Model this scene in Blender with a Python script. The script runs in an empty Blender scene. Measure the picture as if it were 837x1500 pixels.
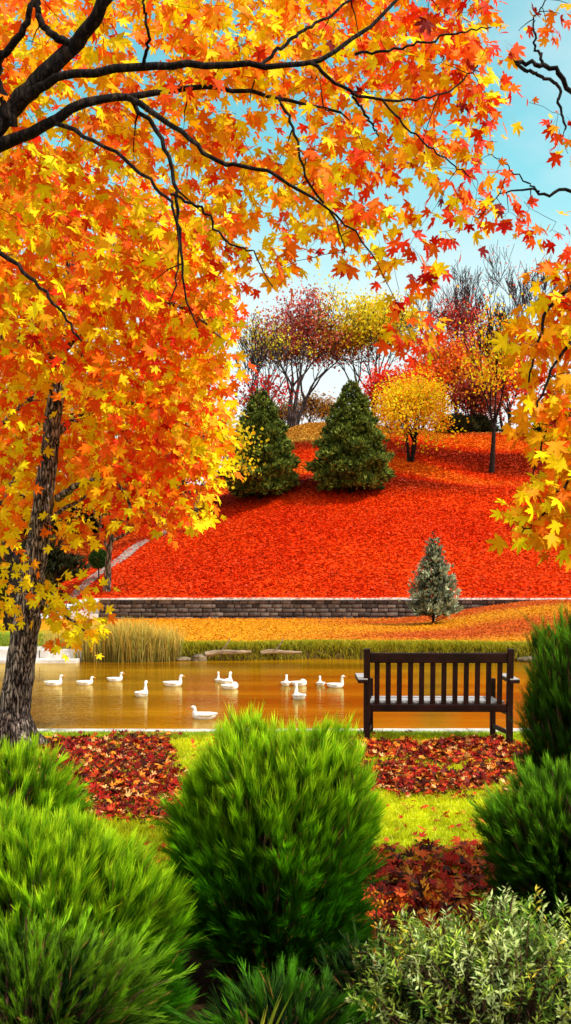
import bpy, bmesh, math, random
import numpy as np
from mathutils import Vector, Matrix

rng = np.random.default_rng(11)
random.seed(11)
R = math.radians
scene = bpy.context.scene
COL = scene.collection

# ------------------------------------------------------------------ camera frame
F, H, YH, CX = 1470.0, 1.63, 850.0, 418.5     # focal (px of the 1500 px frame), eye height, horizon row, centre column


def P(px, py, Y):
    return np.array([(px - CX) / F * Y, Y, H - (py - YH) / F * Y])


def S(v):                                       # sRGB 8 bit -> linear
    v = np.asarray(v, float) / 255.0
    return np.where(v <= 0.04045, v / 12.92, ((v + 0.055) / 1.055) ** 2.4)


def smooth(a, b, x):
    t = np.clip((np.asarray(x, float) - a) / (b - a), 0, 1)
    return t * t * (3 - 2 * t)


def nrm(v):
    v = np.asarray(v, float)
    return v / np.maximum(np.linalg.norm(v, axis=-1, keepdims=True), 1e-9)


SUN = nrm(np.array([0.55, -0.27, 0.74]))       # direction towards the sun


# ------------------------------------------------------------------ materials
def new_mat(name):
    m = bpy.data.materials.new(name)
    m.use_nodes = True
    nt = m.node_tree
    nt.nodes.clear()
    out = nt.nodes.new('ShaderNodeOutputMaterial')
    return m, nt, out


def nd(nt, t, **kw):
    n = nt.nodes.new(t)
    for k, v in kw.items():
        if k.startswith('i_'):
            n.inputs[k[2:].replace('_', ' ')].default_value = v
        else:
            setattr(n, k, v)
    return n


def pri(nt, rough=0.6, spec=0.3):
    b = nt.nodes.new('ShaderNodeBsdfPrincipled')
    b.inputs['Roughness'].default_value = rough
    b.inputs['Specular IOR Level'].default_value = spec
    return b


def mat_leaf(name, trans=0.45, rough=0.5, spec=0.25, noise=0.25, nscale=14.0):
    m, nt, out = new_mat(name)
    L = nt.links.new
    at = nd(nt, 'ShaderNodeAttribute', attribute_name='Col')
    geo = nd(nt, 'ShaderNodeNewGeometry')
    nz = nd(nt, 'ShaderNodeTexNoise', i_Scale=nscale, i_Detail=3.0)
    L(geo.outputs['Position'], nz.inputs['Vector'])
    mr = nd(nt, 'ShaderNodeMapRange')
    mr.inputs['From Min'].default_value = 0.3
    mr.inputs['From Max'].default_value = 0.7
    mr.inputs['To Min'].default_value = 1.0 - noise
    mr.inputs['To Max'].default_value = 1.0 + noise * 0.6
    L(nz.outputs['Fac'], mr.inputs['Value'])
    mx = nd(nt, 'ShaderNodeVectorMath', operation='SCALE')
    L(at.outputs['Color'], mx.inputs[0])
    L(mr.outputs['Result'], mx.inputs['Scale'])
    b = pri(nt, rough, spec)
    L(mx.outputs[0], b.inputs['Base Color'])
    if trans > 0:
        tr = nd(nt, 'ShaderNodeBsdfTranslucent')
        L(mx.outputs[0], tr.inputs['Color'])
        mix = nd(nt, 'ShaderNodeMixShader')
        mix.inputs['Fac'].default_value = trans
        L(b.outputs[0], mix.inputs[1])
        L(tr.outputs[0], mix.inputs[2])
        L(mix.outputs[0], out.inputs['Surface'])
    else:
        L(b.outputs[0], out.inputs['Surface'])
    return m


def mat_noise(name, c1, c2, scale=8.0, rough=0.8, spec=0.2, bump=0.3, stretch=(1, 1, 1), attr=False, detail=6.0, bscale=None, lo=0.35, hi=0.65):
    m, nt, out = new_mat(name)
    L = nt.links.new
    tc = nd(nt, 'ShaderNodeTexCoord')
    mp = nd(nt, 'ShaderNodeMapping')
    mp.inputs['Scale'].default_value = stretch
    L(tc.outputs['Object'], mp.inputs['Vector'])
    nz = nd(nt, 'ShaderNodeTexNoise', i_Scale=scale, i_Detail=detail, i_Roughness=0.65)
    L(mp.outputs[0], nz.inputs['Vector'])
    cr = nd(nt, 'ShaderNodeValToRGB')
    cr.color_ramp.elements[0].position = lo
    cr.color_ramp.elements[1].position = hi
    cr.color_ramp.elements[0].color = (*c1, 1)
    cr.color_ramp.elements[1].color = (*c2, 1)
    L(nz.outputs['Fac'], cr.inputs['Fac'])
    b = pri(nt, rough, spec)
    if attr:
        at = nd(nt, 'ShaderNodeAttribute', attribute_name='Col')
        mx = nd(nt, 'ShaderNodeVectorMath', operation='MULTIPLY')
        L(at.outputs['Color'], mx.inputs[0])
        L(cr.outputs['Color'], mx.inputs[1])
        L(mx.outputs[0], b.inputs['Base Color'])
    else:
        L(cr.outputs['Color'], b.inputs['Base Color'])
    if bump > 0:
        nb = nz
        if bscale:
            nb = nd(nt, 'ShaderNodeTexNoise', i_Scale=bscale, i_Detail=4.0)
            L(mp.outputs[0], nb.inputs['Vector'])
        bp = nd(nt, 'ShaderNodeBump', i_Strength=bump, i_Distance=0.03)
        L(nb.outputs['Fac'], bp.inputs['Height'])
        L(bp.outputs[0], b.inputs['Normal'])
    L(b.outputs[0], out.inputs['Surface'])
    return m


def mat_bark(name, c_dark, c_light, scale=10.0, bump=1.0, dist=0.04):
    m, nt, out = new_mat(name)
    L = nt.links.new
    tc = nd(nt, 'ShaderNodeTexCoord')
    mp = nd(nt, 'ShaderNodeMapping')
    mp.inputs['Scale'].default_value = (1.6, 1.6, 0.32)
    L(tc.outputs['Object'], mp.inputs['Vector'])
    nz = nd(nt, 'ShaderNodeTexNoise', i_Scale=scale * 0.6, i_Detail=5.0)
    L(mp.outputs[0], nz.inputs['Vector'])
    add = nd(nt, 'ShaderNodeVectorMath', operation='MULTIPLY_ADD')
    L(nz.outputs['Color'], add.inputs[0])
    add.inputs[1].default_value = (0.25, 0.25, 0.25)
    L(mp.outputs[0], add.inputs[2])
    vo = nd(nt, 'ShaderNodeTexVoronoi', feature='DISTANCE_TO_EDGE', i_Scale=scale)
    L(add.outputs[0], vo.inputs['Vector'])
    n2 = nd(nt, 'ShaderNodeTexNoise', i_Scale=scale * 3, i_Detail=6.0)
    L(mp.outputs[0], n2.inputs['Vector'])
    mul = nd(nt, 'ShaderNodeMath', operation='MULTIPLY')
    L(vo.outputs['Distance'], mul.inputs[0])
    L(n2.outputs['Fac'], mul.inputs[1])
    cr = nd(nt, 'ShaderNodeValToRGB')
    cr.color_ramp.elements[0].position = 0.02
    cr.color_ramp.elements[1].position = 0.22
    cr.color_ramp.elements[0].color = (*c_dark, 1)
    cr.color_ramp.elements[1].color = (*c_light, 1)
    L(mul.outputs[0], cr.inputs['Fac'])
    b = pri(nt, 0.85, 0.15)
    L(cr.outputs[0], b.inputs['Base Color'])
    bp = nd(nt, 'ShaderNodeBump', i_Strength=bump, i_Distance=dist)
    L(mul.outputs[0], bp.inputs['Height'])
    L(bp.outputs[0], b.inputs['Normal'])
    L(b.outputs[0], out.inputs['Surface'])
    return m


M = {}
M['leaf'] = mat_leaf('maple_leaf', trans=0.34, rough=0.55, noise=0.14, spec=.1)
M['far_leaf'] = mat_leaf('distant_leaf', trans=0.5, rough=0.6, noise=0.2, nscale=2.0)
M['needle'] = mat_leaf('needle', trans=0.3, rough=0.6, spec=.1, noise=0.35, nscale=9.0)
M['spruce'] = mat_leaf('spruce', trans=0.12, rough=0.7, spec=.1, noise=0.3, nscale=3.0)
M['litter'] = mat_leaf('leaf_litter', trans=0.1, rough=0.5, noise=0.25, nscale=30.0, spec=0.1)
M['grassblade'] = mat_leaf('grass_blade', trans=0.4, rough=0.5, noise=0.3, nscale=5.0)
M['straw'] = mat_leaf('straw', trans=0.35, rough=0.6, noise=0.25, nscale=4.0)
M['ground'] = mat_noise('turf', (0.45, 0.45, 0.45), (1.3, 1.3, 1.3), scale=5.0, bump=0.6, attr=True, bscale=45.0, rough=0.95, spec=0.05)
M['hill'] = mat_noise('leaf_carpet', (0.6, 0.4, 0.4), (1.15, 1.35, 1.2), scale=5.5, bump=0.8, attr=True, bscale=9.0, rough=0.9, spec=0.05, detail=8.0)
M['bark'] = mat_bark('maple_bark', (0.006, 0.002, 0.002), (0.60, 0.46, 0.38), scale=17.0)
M['bark_dark'] = mat_bark('dark_bark', (0.004, 0.002, 0.0015), (0.045, 0.028, 0.02), scale=14.0)
M['bark_grey'] = mat_bark('grey_bark', (0.02, 0.014, 0.015), (0.17, 0.125, 0.12), scale=5.0)
M['bark_pale'] = mat_bark('pale_bark', (0.02, 0.014, 0.01), (0.36, 0.28, 0.2), scale=6.0)
M['stem'] = mat_noise('shrub_stem', (0.03, 0.012, 0.006), (0.11, 0.05, 0.025), scale=20, bump=0.4)
M['stone'] = mat_noise('wall_stone', (0.5, 0.5, 0.5), (1.3, 1.3, 1.3), scale=7.0, bump=0.7, attr=True, bscale=16.0, rough=0.9)
M['coping'] = mat_noise('coping_stone', (0.5, 0.46, 0.42), (0.78, 0.74, 0.68), scale=3.0, bump=0.3)
M['concrete'] = mat_noise('kerb_concrete', (0.42, 0.38, 0.35), (0.72, 0.67, 0.62), scale=4.0, bump=0.35, bscale=40)
M['path'] = mat_noise('path_gravel', (0.2, 0.16, 0.14), (0.38, 0.32, 0.28), scale=6.0, bump=0.3)
M['rock'] = mat_noise('bank_rock', (0.06, 0.045, 0.025), (0.24, 0.18, 0.11), scale=5.0, bump=0.8, bscale=14)
M['driftwood'] = mat_noise('driftwood', (0.10, 0.06, 0.03), (0.42, 0.30, 0.2), scale=4.0, bump=0.6, stretch=(1, 6, 6))
M['wood'] = mat_noise('mahogany', (0.006, 0.0015, 0.001), (0.024, 0.005, 0.004), scale=5.0, bump=0.25, stretch=(1, 9, 1), rough=0.5, spec=0.15)
M['wood_v'] = mat_noise('mahogany_upright', (0.006, 0.0015, 0.001), (0.026, 0.005, 0.004), scale=5.0, bump=0.25, stretch=(9, 9, 1), rough=0.5, spec=0.15)
M['wood_sheen'] = mat_noise('sky_sheen_wood', (0.26, 0.23, 0.23), (0.6, 0.56, 0.56), scale=7.0, bump=0.25, stretch=(1, 9, 1), rough=0.45, spec=0.4)  # pale grey paints the sky's reflection onto seat and arm tops
M['feather'] = mat_noise('white_feather', (0.60, 0.57, 0.50), (0.9, 0.89, 0.87), scale=22.0, bump=0.25, rough=0.7)
M['bill'] = mat_noise('bill', (0.5, 0.16, 0.02), (0.62, 0.25, 0.04), scale=20.0, bump=0.0, rough=0.4)
M['eye'] = mat_noise('eye', (0.004, 0.004, 0.004), (0.01, 0.01, 0.01), scale=20.0, bump=0.0, rough=0.1)
M['bed'] = mat_noise('pond_bed', (0.05, 0.03, 0.01), (0.12, 0.07, 0.02), scale=2.0, bump=0.3)


def mat_water():
    m, nt, out = new_mat('pond_water')
    L = nt.links.new
    tc = nd(nt, 'ShaderNodeTexCoord')
    mp = nd(nt, 'ShaderNodeMapping')
    mp.inputs['Scale'].default_value = (1.3, 5.5, 1)
    L(tc.outputs['Object'], mp.inputs['Vector'])
    n1 = nd(nt, 'ShaderNodeTexNoise', i_Scale=2.2, i_Detail=4.0, i_Roughness=0.55)
    L(mp.outputs[0], n1.inputs['Vector'])
    bp = nd(nt, 'ShaderNodeBump', i_Strength=0.14, i_Distance=0.04)
    L(n1.outputs['Fac'], bp.inputs['Height'])
    mp2 = nd(nt, 'ShaderNodeMapping')
    mp2.inputs['Scale'].default_value = (0.08, 0.5, 1)
    L(tc.outputs['Object'], mp2.inputs['Vector'])
    n2 = nd(nt, 'ShaderNodeTexNoise', i_Scale=1.6, i_Detail=3.0)
    L(mp2.outputs[0], n2.inputs['Vector'])
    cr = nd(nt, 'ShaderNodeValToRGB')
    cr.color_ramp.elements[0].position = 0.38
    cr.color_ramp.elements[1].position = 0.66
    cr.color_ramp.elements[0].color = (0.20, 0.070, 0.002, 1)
    cr.color_ramp.elements[1].color = (0.46, 0.20, 0.005, 1)  # murky ochre; the paler streaks also paint in golden highlights
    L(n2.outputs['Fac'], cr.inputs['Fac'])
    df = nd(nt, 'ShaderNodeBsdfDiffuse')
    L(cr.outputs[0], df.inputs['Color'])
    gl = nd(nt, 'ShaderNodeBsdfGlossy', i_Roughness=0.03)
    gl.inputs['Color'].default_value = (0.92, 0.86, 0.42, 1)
    L(bp.outputs[0], gl.inputs['Normal'])
    fr = nd(nt, 'ShaderNodeFresnel', i_IOR=1.5)
    L(bp.outputs[0], fr.inputs['Normal'])
    mix = nd(nt, 'ShaderNodeMixShader')
    L(fr.outputs[0], mix.inputs['Fac'])
    L(df.outputs[0], mix.inputs[1])
    L(gl.outputs[0], mix.inputs[2])
    L(mix.outputs[0], out.inputs['Surface'])
    return m


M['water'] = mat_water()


# ------------------------------------------------------------------ mesh helpers
class Buf:
    def __init__(s):
        s.v, s.c, s.t, s.q, s.n = [], [], [], [], 0

    def add(s, v, f, c=(1, 1, 1)):
        v = np.asarray(v, float).reshape(-1, 3)
        f = np.asarray(f, int)
        c = np.asarray(c, float)
        if c.ndim == 1:
            c = np.tile(c, (len(v), 1))
        s.v.append(v)
        s.c.append(c)
        (s.t if f.shape[1] == 3 else s.q).append(f + s.n)
        s.n += len(v)


def link(name, me, mat, parent=None):
    me.materials.append(mat)
    o = bpy.data.objects.new(name, me)
    COL.objects.link(o)
    if parent is not None:
        o.parent = parent
    return o


def build(name, buf, mat, parent=None, origin=(0, 0, 0), smooth_shade=False):
    org = np.asarray(origin, float)
    v = np.concatenate(buf.v) - org
    c = np.concatenate(buf.c)
    t = np.concatenate(buf.t) if buf.t else np.zeros((0, 3), int)
    q = np.concatenate(buf.q) if buf.q else np.zeros((0, 4), int)
    me = bpy.data.meshes.new(name)
    me.vertices.add(len(v))
    me.vertices.foreach_set('co', v.astype(np.float32).ravel())
    idx = np.concatenate([t.ravel(), q.ravel()]).astype(np.int32)
    me.loops.add(len(idx))
    me.loops.foreach_set('vertex_index', idx)
    npoly = len(t) + len(q)
    me.polygons.add(npoly)
    starts = np.concatenate([np.arange(len(t)) * 3, len(t) * 3 + np.arange(len(q)) * 4]).astype(np.int32)
    me.polygons.foreach_set('loop_start', starts)
    if smooth_shade:
        me.polygons.foreach_set('use_smooth', np.ones(npoly, bool))
    a = me.attributes.new('Col', 'FLOAT_COLOR', 'POINT')
    ca = np.ones((len(v), 4), np.float32)
    ca[:, :3] = c
    a.data.foreach_set('color', ca.ravel())
    me.update(calc_edges=True)
    return link(name, me, mat, parent)


def empty(name, loc=(0, 0, 0), rz=0.0):
    o = bpy.data.objects.new(name, None)
    o.location = tuple(loc)
    o.rotation_euler = (0, 0, rz)
    o.empty_display_size = 0.2
    COL.objects.link(o)
    return o


def tag(o, label=None, cat=None, group=None, kind=None):
    if label: o['label'] = label
    if cat: o['category'] = cat
    if group: o['group'] = group
    if kind: o['kind'] = kind
    return o


def tube(buf, pts, rad, sides=8, col=(1, 1, 1), cap=True, wob=0.0):
    pts = np.asarray(pts, float)
    rad = np.asarray(rad, float)
    n = len(pts)
    tan = nrm(np.gradient(pts, axis=0))
    ref = np.array([0.0, 0, 1]) if abs(tan[0][2]) < 0.9 else np.array([1.0, 0, 0])
    u = nrm(np.cross(tan[0], ref))
    ang = np.arange(sides) * 2 * math.pi / sides
    ca, sa = np.cos(ang), np.sin(ang)
    vs = []
    for i in range(n):
        u = nrm(u - tan[i] * np.dot(u, tan[i]))
        w = np.cross(tan[i], u)
        rr = rad[i] * (1 + (rng.uniform(-wob, wob, sides) if wob else 0))
        vs.append(pts[i] + (ca * rr)[:, None] * u + (sa * rr)[:, None] * w)
    v = np.concatenate(vs)
    i = np.arange(n - 1)[:, None] * sides
    j = np.arange(sides)[None, :]
    j2 = (j + 1) % sides
    f = np.stack([i + j, i + j2, i + sides + j2, i + sides + j], -1).reshape(-1, 4)
    buf.add(v, f, col)


def spline(pts, n):
    """Catmull-Rom through rows of pts (any columns)."""
    pts = np.asarray(pts, float)
    p = np.vstack([2 * pts[0] - pts[1], pts, 2 * pts[-1] - pts[-2]])
    out = []
    segs = len(pts) - 1
    for s in np.linspace(0, segs - 1e-6, n):
        k = int(s)
        t = s - k
        a, b, c, d = p[k], p[k + 1], p[k + 2], p[k + 3]
        out.append(0.5 * ((2 * b) + (c - a) * t + (2 * a - 5 * b + 4 * c - d) * t * t + (3 * b - a - 3 * c + d) * t ** 3))
    return np.array(out)


def bm_obj(name, bm, mat, parent=None):
    me = bpy.data.meshes.new(name)
    bm.to_mesh(me)
    bm.free()
    return link(name, me, mat, parent)


def bm_box(bm, c, size, rot=None, bevel=0.006):
    r = bmesh.ops.create_cube(bm, size=1.0)
    vs = r['verts']
    mat = Matrix.Translation(Vector(c)) @ (rot or Matrix.Identity(4)) @ Matrix.Diagonal((*size, 1))
    bmesh.ops.transform(bm, matrix=mat, verts=vs)
    if bevel:
        es = list({e for v in vs for e in v.link_edges})
        bmesh.ops.bevel(bm, geom=es, offset=bevel, segments=2, affect='EDGES', profile=0.6)


# ------------------------------------------------------------------ terrain
def pond_far(x):
    return 21.9 + 0.25 * np.sin(np.asarray(x) * 0.7 + 0.6) + 0.12 * np.sin(np.asarray(x) * 2.1)


def ground_z(x, y):
    x = np.asarray(x, float)
    y = np.asarray(y, float)
    z = 0.02 * np.sin(x * 1.3 + y * 0.7) + 0.015 * np.sin(x * 0.6 - y * 1.1)
    z = np.where(y > 10.4, 0 * z, z)
    far = pond_far(x)
    inside = smooth(10.74, 10.85, y) * (1 - smooth(far - 0.1, far + 0.25, y))
    wide = 1 - smooth(26, 30, np.abs(x + 2))
    z = z - 0.75 * inside * wide
    bank = smooth(far - 0.05, far + 0.5, y)
    z = z + bank * 0.14
    # mound of lawn rising to the right in front of the retaining wall
    z = z + 0.72 * smooth(3.6, 10.5, x) * smooth(25.0, 34.0, y)
    return z


WALL_Y = 39.0


def hill_z(x, y):
    x = np.asarray(x, float)
    y = np.asarray(y, float)
    d = y - 39.3
    prof = 0.42 * d + 0.0 * d
    prof = np.where(d > 12.7, 0.42 * 12.7 + 0.40 * (d - 12.7), prof)
    crest = 11.1 - 0.055 * np.clip(x - 4, 0, 40) + 0.03 * np.clip(d - 27, 0, 60)
    k = 0.5
    prof = -np.log(np.exp(-prof / k) + np.exp(-crest / k)) * k      # soft minimum: a rounded crest
    s = 0.52 + 0.48 * smooth(-10.5, 0.5, x - 0.05 * d)
    roll = ((0.10 + .08 * smooth(9, 14, d)) * np.sin(d * 0.95 + x * 0.22 + 0.6) + 0.12 * np.sin(d * 0.31 - x * 0.22)) * smooth(2, 9, d) * (1 - smooth(30, 40, d))
    base = 0.14 + 0.8 * smooth(-10.5, -7.6, x)
    return base + prof * s + roll + 0.1 * np.sin(x * 0.5) * smooth(1, 6, d)


def terrain(x, y):
    return np.where(np.asarray(y) < 39.25, ground_z(x, y), hill_z(x, y))


def hit(px, py, y0=4.0, y1=80.0):
    """Point where the sight line through a pixel first meets the terrain."""
    Y = np.linspace(y0, y1, 6000)
    x = (px - CX) / F * Y
    z = H - (py - YH) / F * Y
    d = z - terrain(x, Y)
    k = np.where(d <= 0)[0]
    i = k[0] if len(k) else int(np.argmin(np.abs(d)))
    return np.array([x[i], Y[i], float(terrain(x[i], Y[i]))])


def on(px, Y):
    x = (px - CX) / F * Y
    return np.array([x, Y, float(terrain(x, Y))])


def vnoise(x, y, s, seed=0):
    """smooth 2-D value noise 0..1"""
    g = np.random.default_rng(seed).random((64, 64))
    u = np.asarray(x) * s + 1000
    v = np.asarray(y) * s + 1000
    iu, iv = np.floor(u).astype(int), np.floor(v).astype(int)
    fu, fv = u - iu, v - iv
    fu, fv = fu * fu * (3 - 2 * fu), fv * fv * (3 - 2 * fv)
    a, b = g[iu % 64, iv % 64], g[(iu + 1) % 64, iv % 64]
    c, d = g[iu % 64, (iv + 1) % 64], g[(iu + 1) % 64, (iv + 1) % 64]
    return (a * (1 - fu) + b * fu) * (1 - fv) + (c * (1 - fu) + d * fu) * fv


def grid_sheet(name, xs, ys, zf, colf, mat):
    X, Y = np.meshgrid(xs, ys)
    Z = zf(X, Y)
    b = Buf()
    n, m = len(ys), len(xs)
    i = np.arange(n - 1)[:, None] * m
    j = np.arange(m - 1)[None, :]
    f = np.stack([i + j, i + j + 1, i + m + j + 1, i + m + j], -1).reshape(-1, 4)
    b.add(np.stack([X, Y, Z], -1).reshape(-1, 3), f, colf(X.ravel(), Y.ravel()))
    return tag(build(name, b, mat, smooth_shade=True), kind='structure')


def lerp(a, b, t):
    t = np.asarray(t)[..., None]
    return np.asarray(a) * (1 - t) + np.asarray(b) * t


GRASS = np.array([0.42, 0.48, 0.006])
SOIL = np.array([0.035, 0.018, 0.008])
GOLD = np.array([0.72, 0.30, 0.006])
RUST = np.array([0.56, 0.10, 0.008])
RED = np.array([0.84, 0.062, 0.003])
CRIM = np.array([0.76, 0.034, 0.002])


def litter_mask(x, y):
    """where leaves lie on the near lawn (0..1)"""
    n = vnoise(x, y, 1.6, 3)
    x = np.asarray(x) + (n - 0.5) * 0.9
    y = np.asarray(y) + (vnoise(x, y, 2.3, 4) - 0.5) * 0.8
    left = smooth(6.6, 7.7, y) * (1 - smooth(10.25, 10.5, y)) * (1 - smooth(-1.0, -0.7, x)) * smooth(-3.6, -2.9, x)
    under = smooth(8.8, 9.25, y) * (1 - smooth(9.85, 10.3, y)) * smooth(0.3, 0.7, x) * (1 - smooth(2.4, 2.7, x))
    band = smooth(7.3, 7.95, y) * (1 - smooth(8.4, 8.9, y)) * smooth(0.5, 0.75, x) * (1 - smooth(2.2, 2.5, x))
    low = (1 - smooth(5.5, 6.3, y)) * smooth(0.1, 0.4, x) * (1 - smooth(1.7, 2.0, x))
    m = np.maximum.reduce([left, under, band, low])
    return np.clip(m * smooth(.18, .42, vnoise(x, y, 5.0, 8) * .6 + .25 * m), 0, 1)


def far_gold(x, y):
    n = vnoise(x, y, 0.3, 5)
    t = smooth(-2.0, 6.0, np.asarray(x) + (n - .5) * 3)
    stripe = 0.5 + 0.5 * np.sin(np.asarray(y) * 0.75 - np.asarray(x) * 0.22 + n * 1.5)
    c = lerp(GOLD, RUST, np.clip(t * (0.15 + 1.1 * stripe) + .5 * smooth(36.5, 38.8, y), 0, 1))
    return c


def ground_col(x, y):
    c = np.tile(GRASS, (len(x), 1)) * (0.75 + 0.5 * vnoise(x, y, 0.9, 9)[:, None])
    lm = litter_mask(x, y)
    c = lerp(c, np.array([0.10, 0.02, 0.006]), lm * 0.75)
    c = lerp(c, SOIL, 1 - smooth(4.6, 5.3, y))
    far = pond_far(x)
    c = np.where((y > 10.8)[:, None], np.array([0.10, 0.06, 0.02]), c)
    c = lerp(c, np.array([0.34, 0.26, 0.02]), smooth(far + 0.2, far + 0.7, y))
    c = lerp(c, far_gold(x, y), smooth(far + 0.8, far + 2.4, y))
    lft = (1 - smooth(-7.6, -5.6, x)) * smooth(far + 0.3, far + 0.6, y)
    c = lerp(c, np.array([0.22, 0.33, 0.02]), lft * (1 - smooth(28, 31, y)))
    return c


def axis(lo, hi, inner, step, outer):
    a = [lo + (inner[0] - lo) * (1 - (1 - t) ** 2) for t in np.linspace(0, 1, outer)]
    b = list(np.arange(inner[0], inner[1], step))[1:]
    c = [inner[1] + (hi - inner[1]) * t ** 2 for t in np.linspace(0, 1, outer)]
    return np.array(a + b + c)


gx = axis(-420, 420, (-14, 16), 0.16, 14)
gy = np.unique(np.concatenate([np.linspace(-40, 2, 8), np.arange(2, 10.6, 0.12), np.arange(10.6, 11.0, 0.03), np.arange(11, 21.2, 0.5), np.arange(21.2, 23.2, 0.07), np.arange(23.2, 39.31, 0.28), [39.31]]))
grid_sheet('ground', gx, gy, ground_z, ground_col, M['ground'])


def hill_col(x, y):
    n = vnoise(x, y, 0.35, 21)
    c = lerp(RED, CRIM, np.clip((n - 0.45) * 1.6, 0, 1))
    d = y - 39.3
    st = smooth(.25, .8, .5 + .5 * np.sin(d * .85 + x * .26 + 3.2 * vnoise(x, y, .16, 77))) * smooth(11, 13.5, d)  # colour bands stand in for light and shade on the upper terraces
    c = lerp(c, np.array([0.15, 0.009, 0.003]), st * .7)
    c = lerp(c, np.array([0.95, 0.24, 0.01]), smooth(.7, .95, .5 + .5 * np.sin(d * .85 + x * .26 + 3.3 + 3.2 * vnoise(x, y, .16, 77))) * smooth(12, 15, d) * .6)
    gold = smooth(63.0, 65.5, y + 1.2 * (n - .5) + 3.0 * smooth(-4, -1, x) * (1 - smooth(2, 4, x)))
    c = lerp(c, np.array([0.66, 0.36, 0.05]), gold * 0.9)
    c = lerp(c, np.array([0.30, 0.05, 0.006]), (1 - smooth(-13, -6.5, x - 0.05 * (y - 39))) * smooth(44, 50, y) * 0.8)  # darker red paints in the shade on the left slope
    return c


hx = axis(-420, 420, (-26, 30), 0.4, 14)
hy = np.unique(np.concatenate([[39.25], np.arange(39.3, 72, 0.33), np.linspace(72, 120, 18), np.linspace(120, 700, 14)]))
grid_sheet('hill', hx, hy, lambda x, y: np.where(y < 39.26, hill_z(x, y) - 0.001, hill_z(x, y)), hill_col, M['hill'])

# pond water, pond edging, path, landing
b = Buf()
b.add([(-34, 10.72, -0.12), (34, 10.72, -0.12), (34, 23.2, -0.12), (-34, 23.2, -0.12)], [[0, 1, 2, 3]])
tag(build('pond_water', b, M['water']), kind='structure')

bm = bmesh.new()
x = -13.0
while x < 13:
    w = 1.15
    bm_box(bm, (x + w / 2, 10.72 + 0.02 * math.sin(x), -0.10), (w - 0.008, 0.17, 0.27), bevel=0.012)
    x += w
tag(bm_obj('pond_edging', bm, M['concrete']), kind='structure')


def strip(name, pts, width, mat, lift=0.03):
    s = spline(np.array(pts, float), 60)
    t = nrm(np.gradient(s, axis=0))
    nn = np.stack([-t[:, 1], t[:, 0]], -1)
    v = []
    for k in np.linspace(-0.5, 0.5, 5):
        q = s + nn * width * k
        v.append(np.stack([q[:, 0], q[:, 1], terrain(q[:, 0], q[:, 1]) + lift], -1))
    v = np.stack(v, 1)
    b = Buf()
    i = np.arange(59)[:, None] * 5
    j = np.arange(4)[None, :]
    b.add(v.reshape(-1, 3), np.stack([i + j, i + j + 1, i + 6 + j, i + 5 + j], -1).reshape(-1, 4))
    return tag(build(name, b, mat), kind='structure')


strip('path', [(-8.6, 39.6), (-8.3, 42), (-7.6, 46), (-6.8, 50), (-5.9, 53)], 0.62, M['path'], 0.05)

bm = bmesh.new()
for i in range(5):
    x0 = -9.2 + i * 0.98
    bm_box(bm, (x0 + 0.48, 22.0, -0.02), (0.96, 0.9, 0.34), bevel=0.02)
    bm_box(bm, (x0 + 0.40, 21.4, -0.14), (0.96, 0.5, 0.2), bevel=0.02)
tag(bm_obj('stone_landing', bm, M['concrete']), kind='structure')


# ------------------------------------------------------------------ retaining wall
def stone_wall(name, x0, x1, y, z0, courses, ch, label):
    root = empty(name, (0.5 * (x0 + x1), y, z0))
    org = (0.5 * (x0 + x1), y, z0)
    b = Buf()
    for k in range(courses):
        x = x0 + rng.uniform(-0.2, 0)
        while x < x1:
            w = rng.uniform(0.22, 0.62)
            xe = min(x + w, x1)
            xs = max(x, x0)
            if xe - xs > 0.06:
                g = 0.012
                zz0, zz1 = z0 + k * ch + g, z0 + (k + 1) * ch - g + rng.uniform(-.012, .008)
                fy = y - rng.uniform(0.0, 0.045)
                t = 0.018
                j = lambda: rng.uniform(-0.012, 0.012)
                o = [(xs + g, fy + t, zz0), (xe - g, fy + t, zz0), (xe - g, fy + t, zz1), (xs + g, fy + t, zz1)]
                inn = [(xs + g + t + j(), fy, zz0 + t + j()), (xe - g - t + j(), fy, zz0 + t + j()), (xe - g - t + j(), fy, zz1 - t + j()), (xs + g + t + j(), fy, zz1 - t + j())]
                bk = [(p[0], y + 0.10, p[2]) for p in o]
                c = lerp(np.array([0.055, 0.042, 0.036]), np.array([0.20, 0.155, 0.125]), rng.random() ** 1.3)
                f = [[4, 5, 6, 7]] + [[i, (i + 1) % 4, 4 + (i + 1) % 4, 4 + i] for i in range(4)] + [[8 + i, 8 + (i + 1) % 4, (i + 1) % 4, i] for i in range(4)]
                b.add(o + inn + bk, f, c)
            x = xe
    o = build('stone_face', b, M['stone'], root, org)
    bm = bmesh.new()
    bm_box(bm, (0, 0.2, courses * ch / 2 - 0.15), (x1 - x0 - 0.02, 0.3, courses * ch + 0.28), bevel=0)
    core = bm_obj('mortar', bm, mat_dark, root)
    bm = bmesh.new()
    x = x0 - 0.04
    while x < x1:
        w = min(rng.uniform(.7, 1.4), x1 + 0.04 - x)
        bm_box(bm, (x + w / 2 - org[0], 0.13 + rng.uniform(-.02, .02), courses * ch + 0.035 + rng.uniform(-.01, .012)), (w - rng.uniform(.008, .03), 0.46, 0.07 + rng.uniform(-.012, .012)), bevel=0.014)
        x += w
    bm_obj('coping', bm, M['coping'], root)
    tag(root, label, 'wall')
    return root


mat_dark = mat_noise('dark_mortar', (0.02, 0.015, 0.012), (0.05, 0.04, 0.032), scale=20, bump=0.2)
stone_wall('stone_wall', -7.25, 24.0, WALL_Y, 0.06, 5, 0.162, 'long dark stone retaining wall with pale coping at the foot of the red hill')
stone_wall('stone_wall', -16.0, -9.3, 31.0, 0.10, 2, 0.15, 'low stone wall with pale coping behind the leaning maple trunk')

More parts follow.
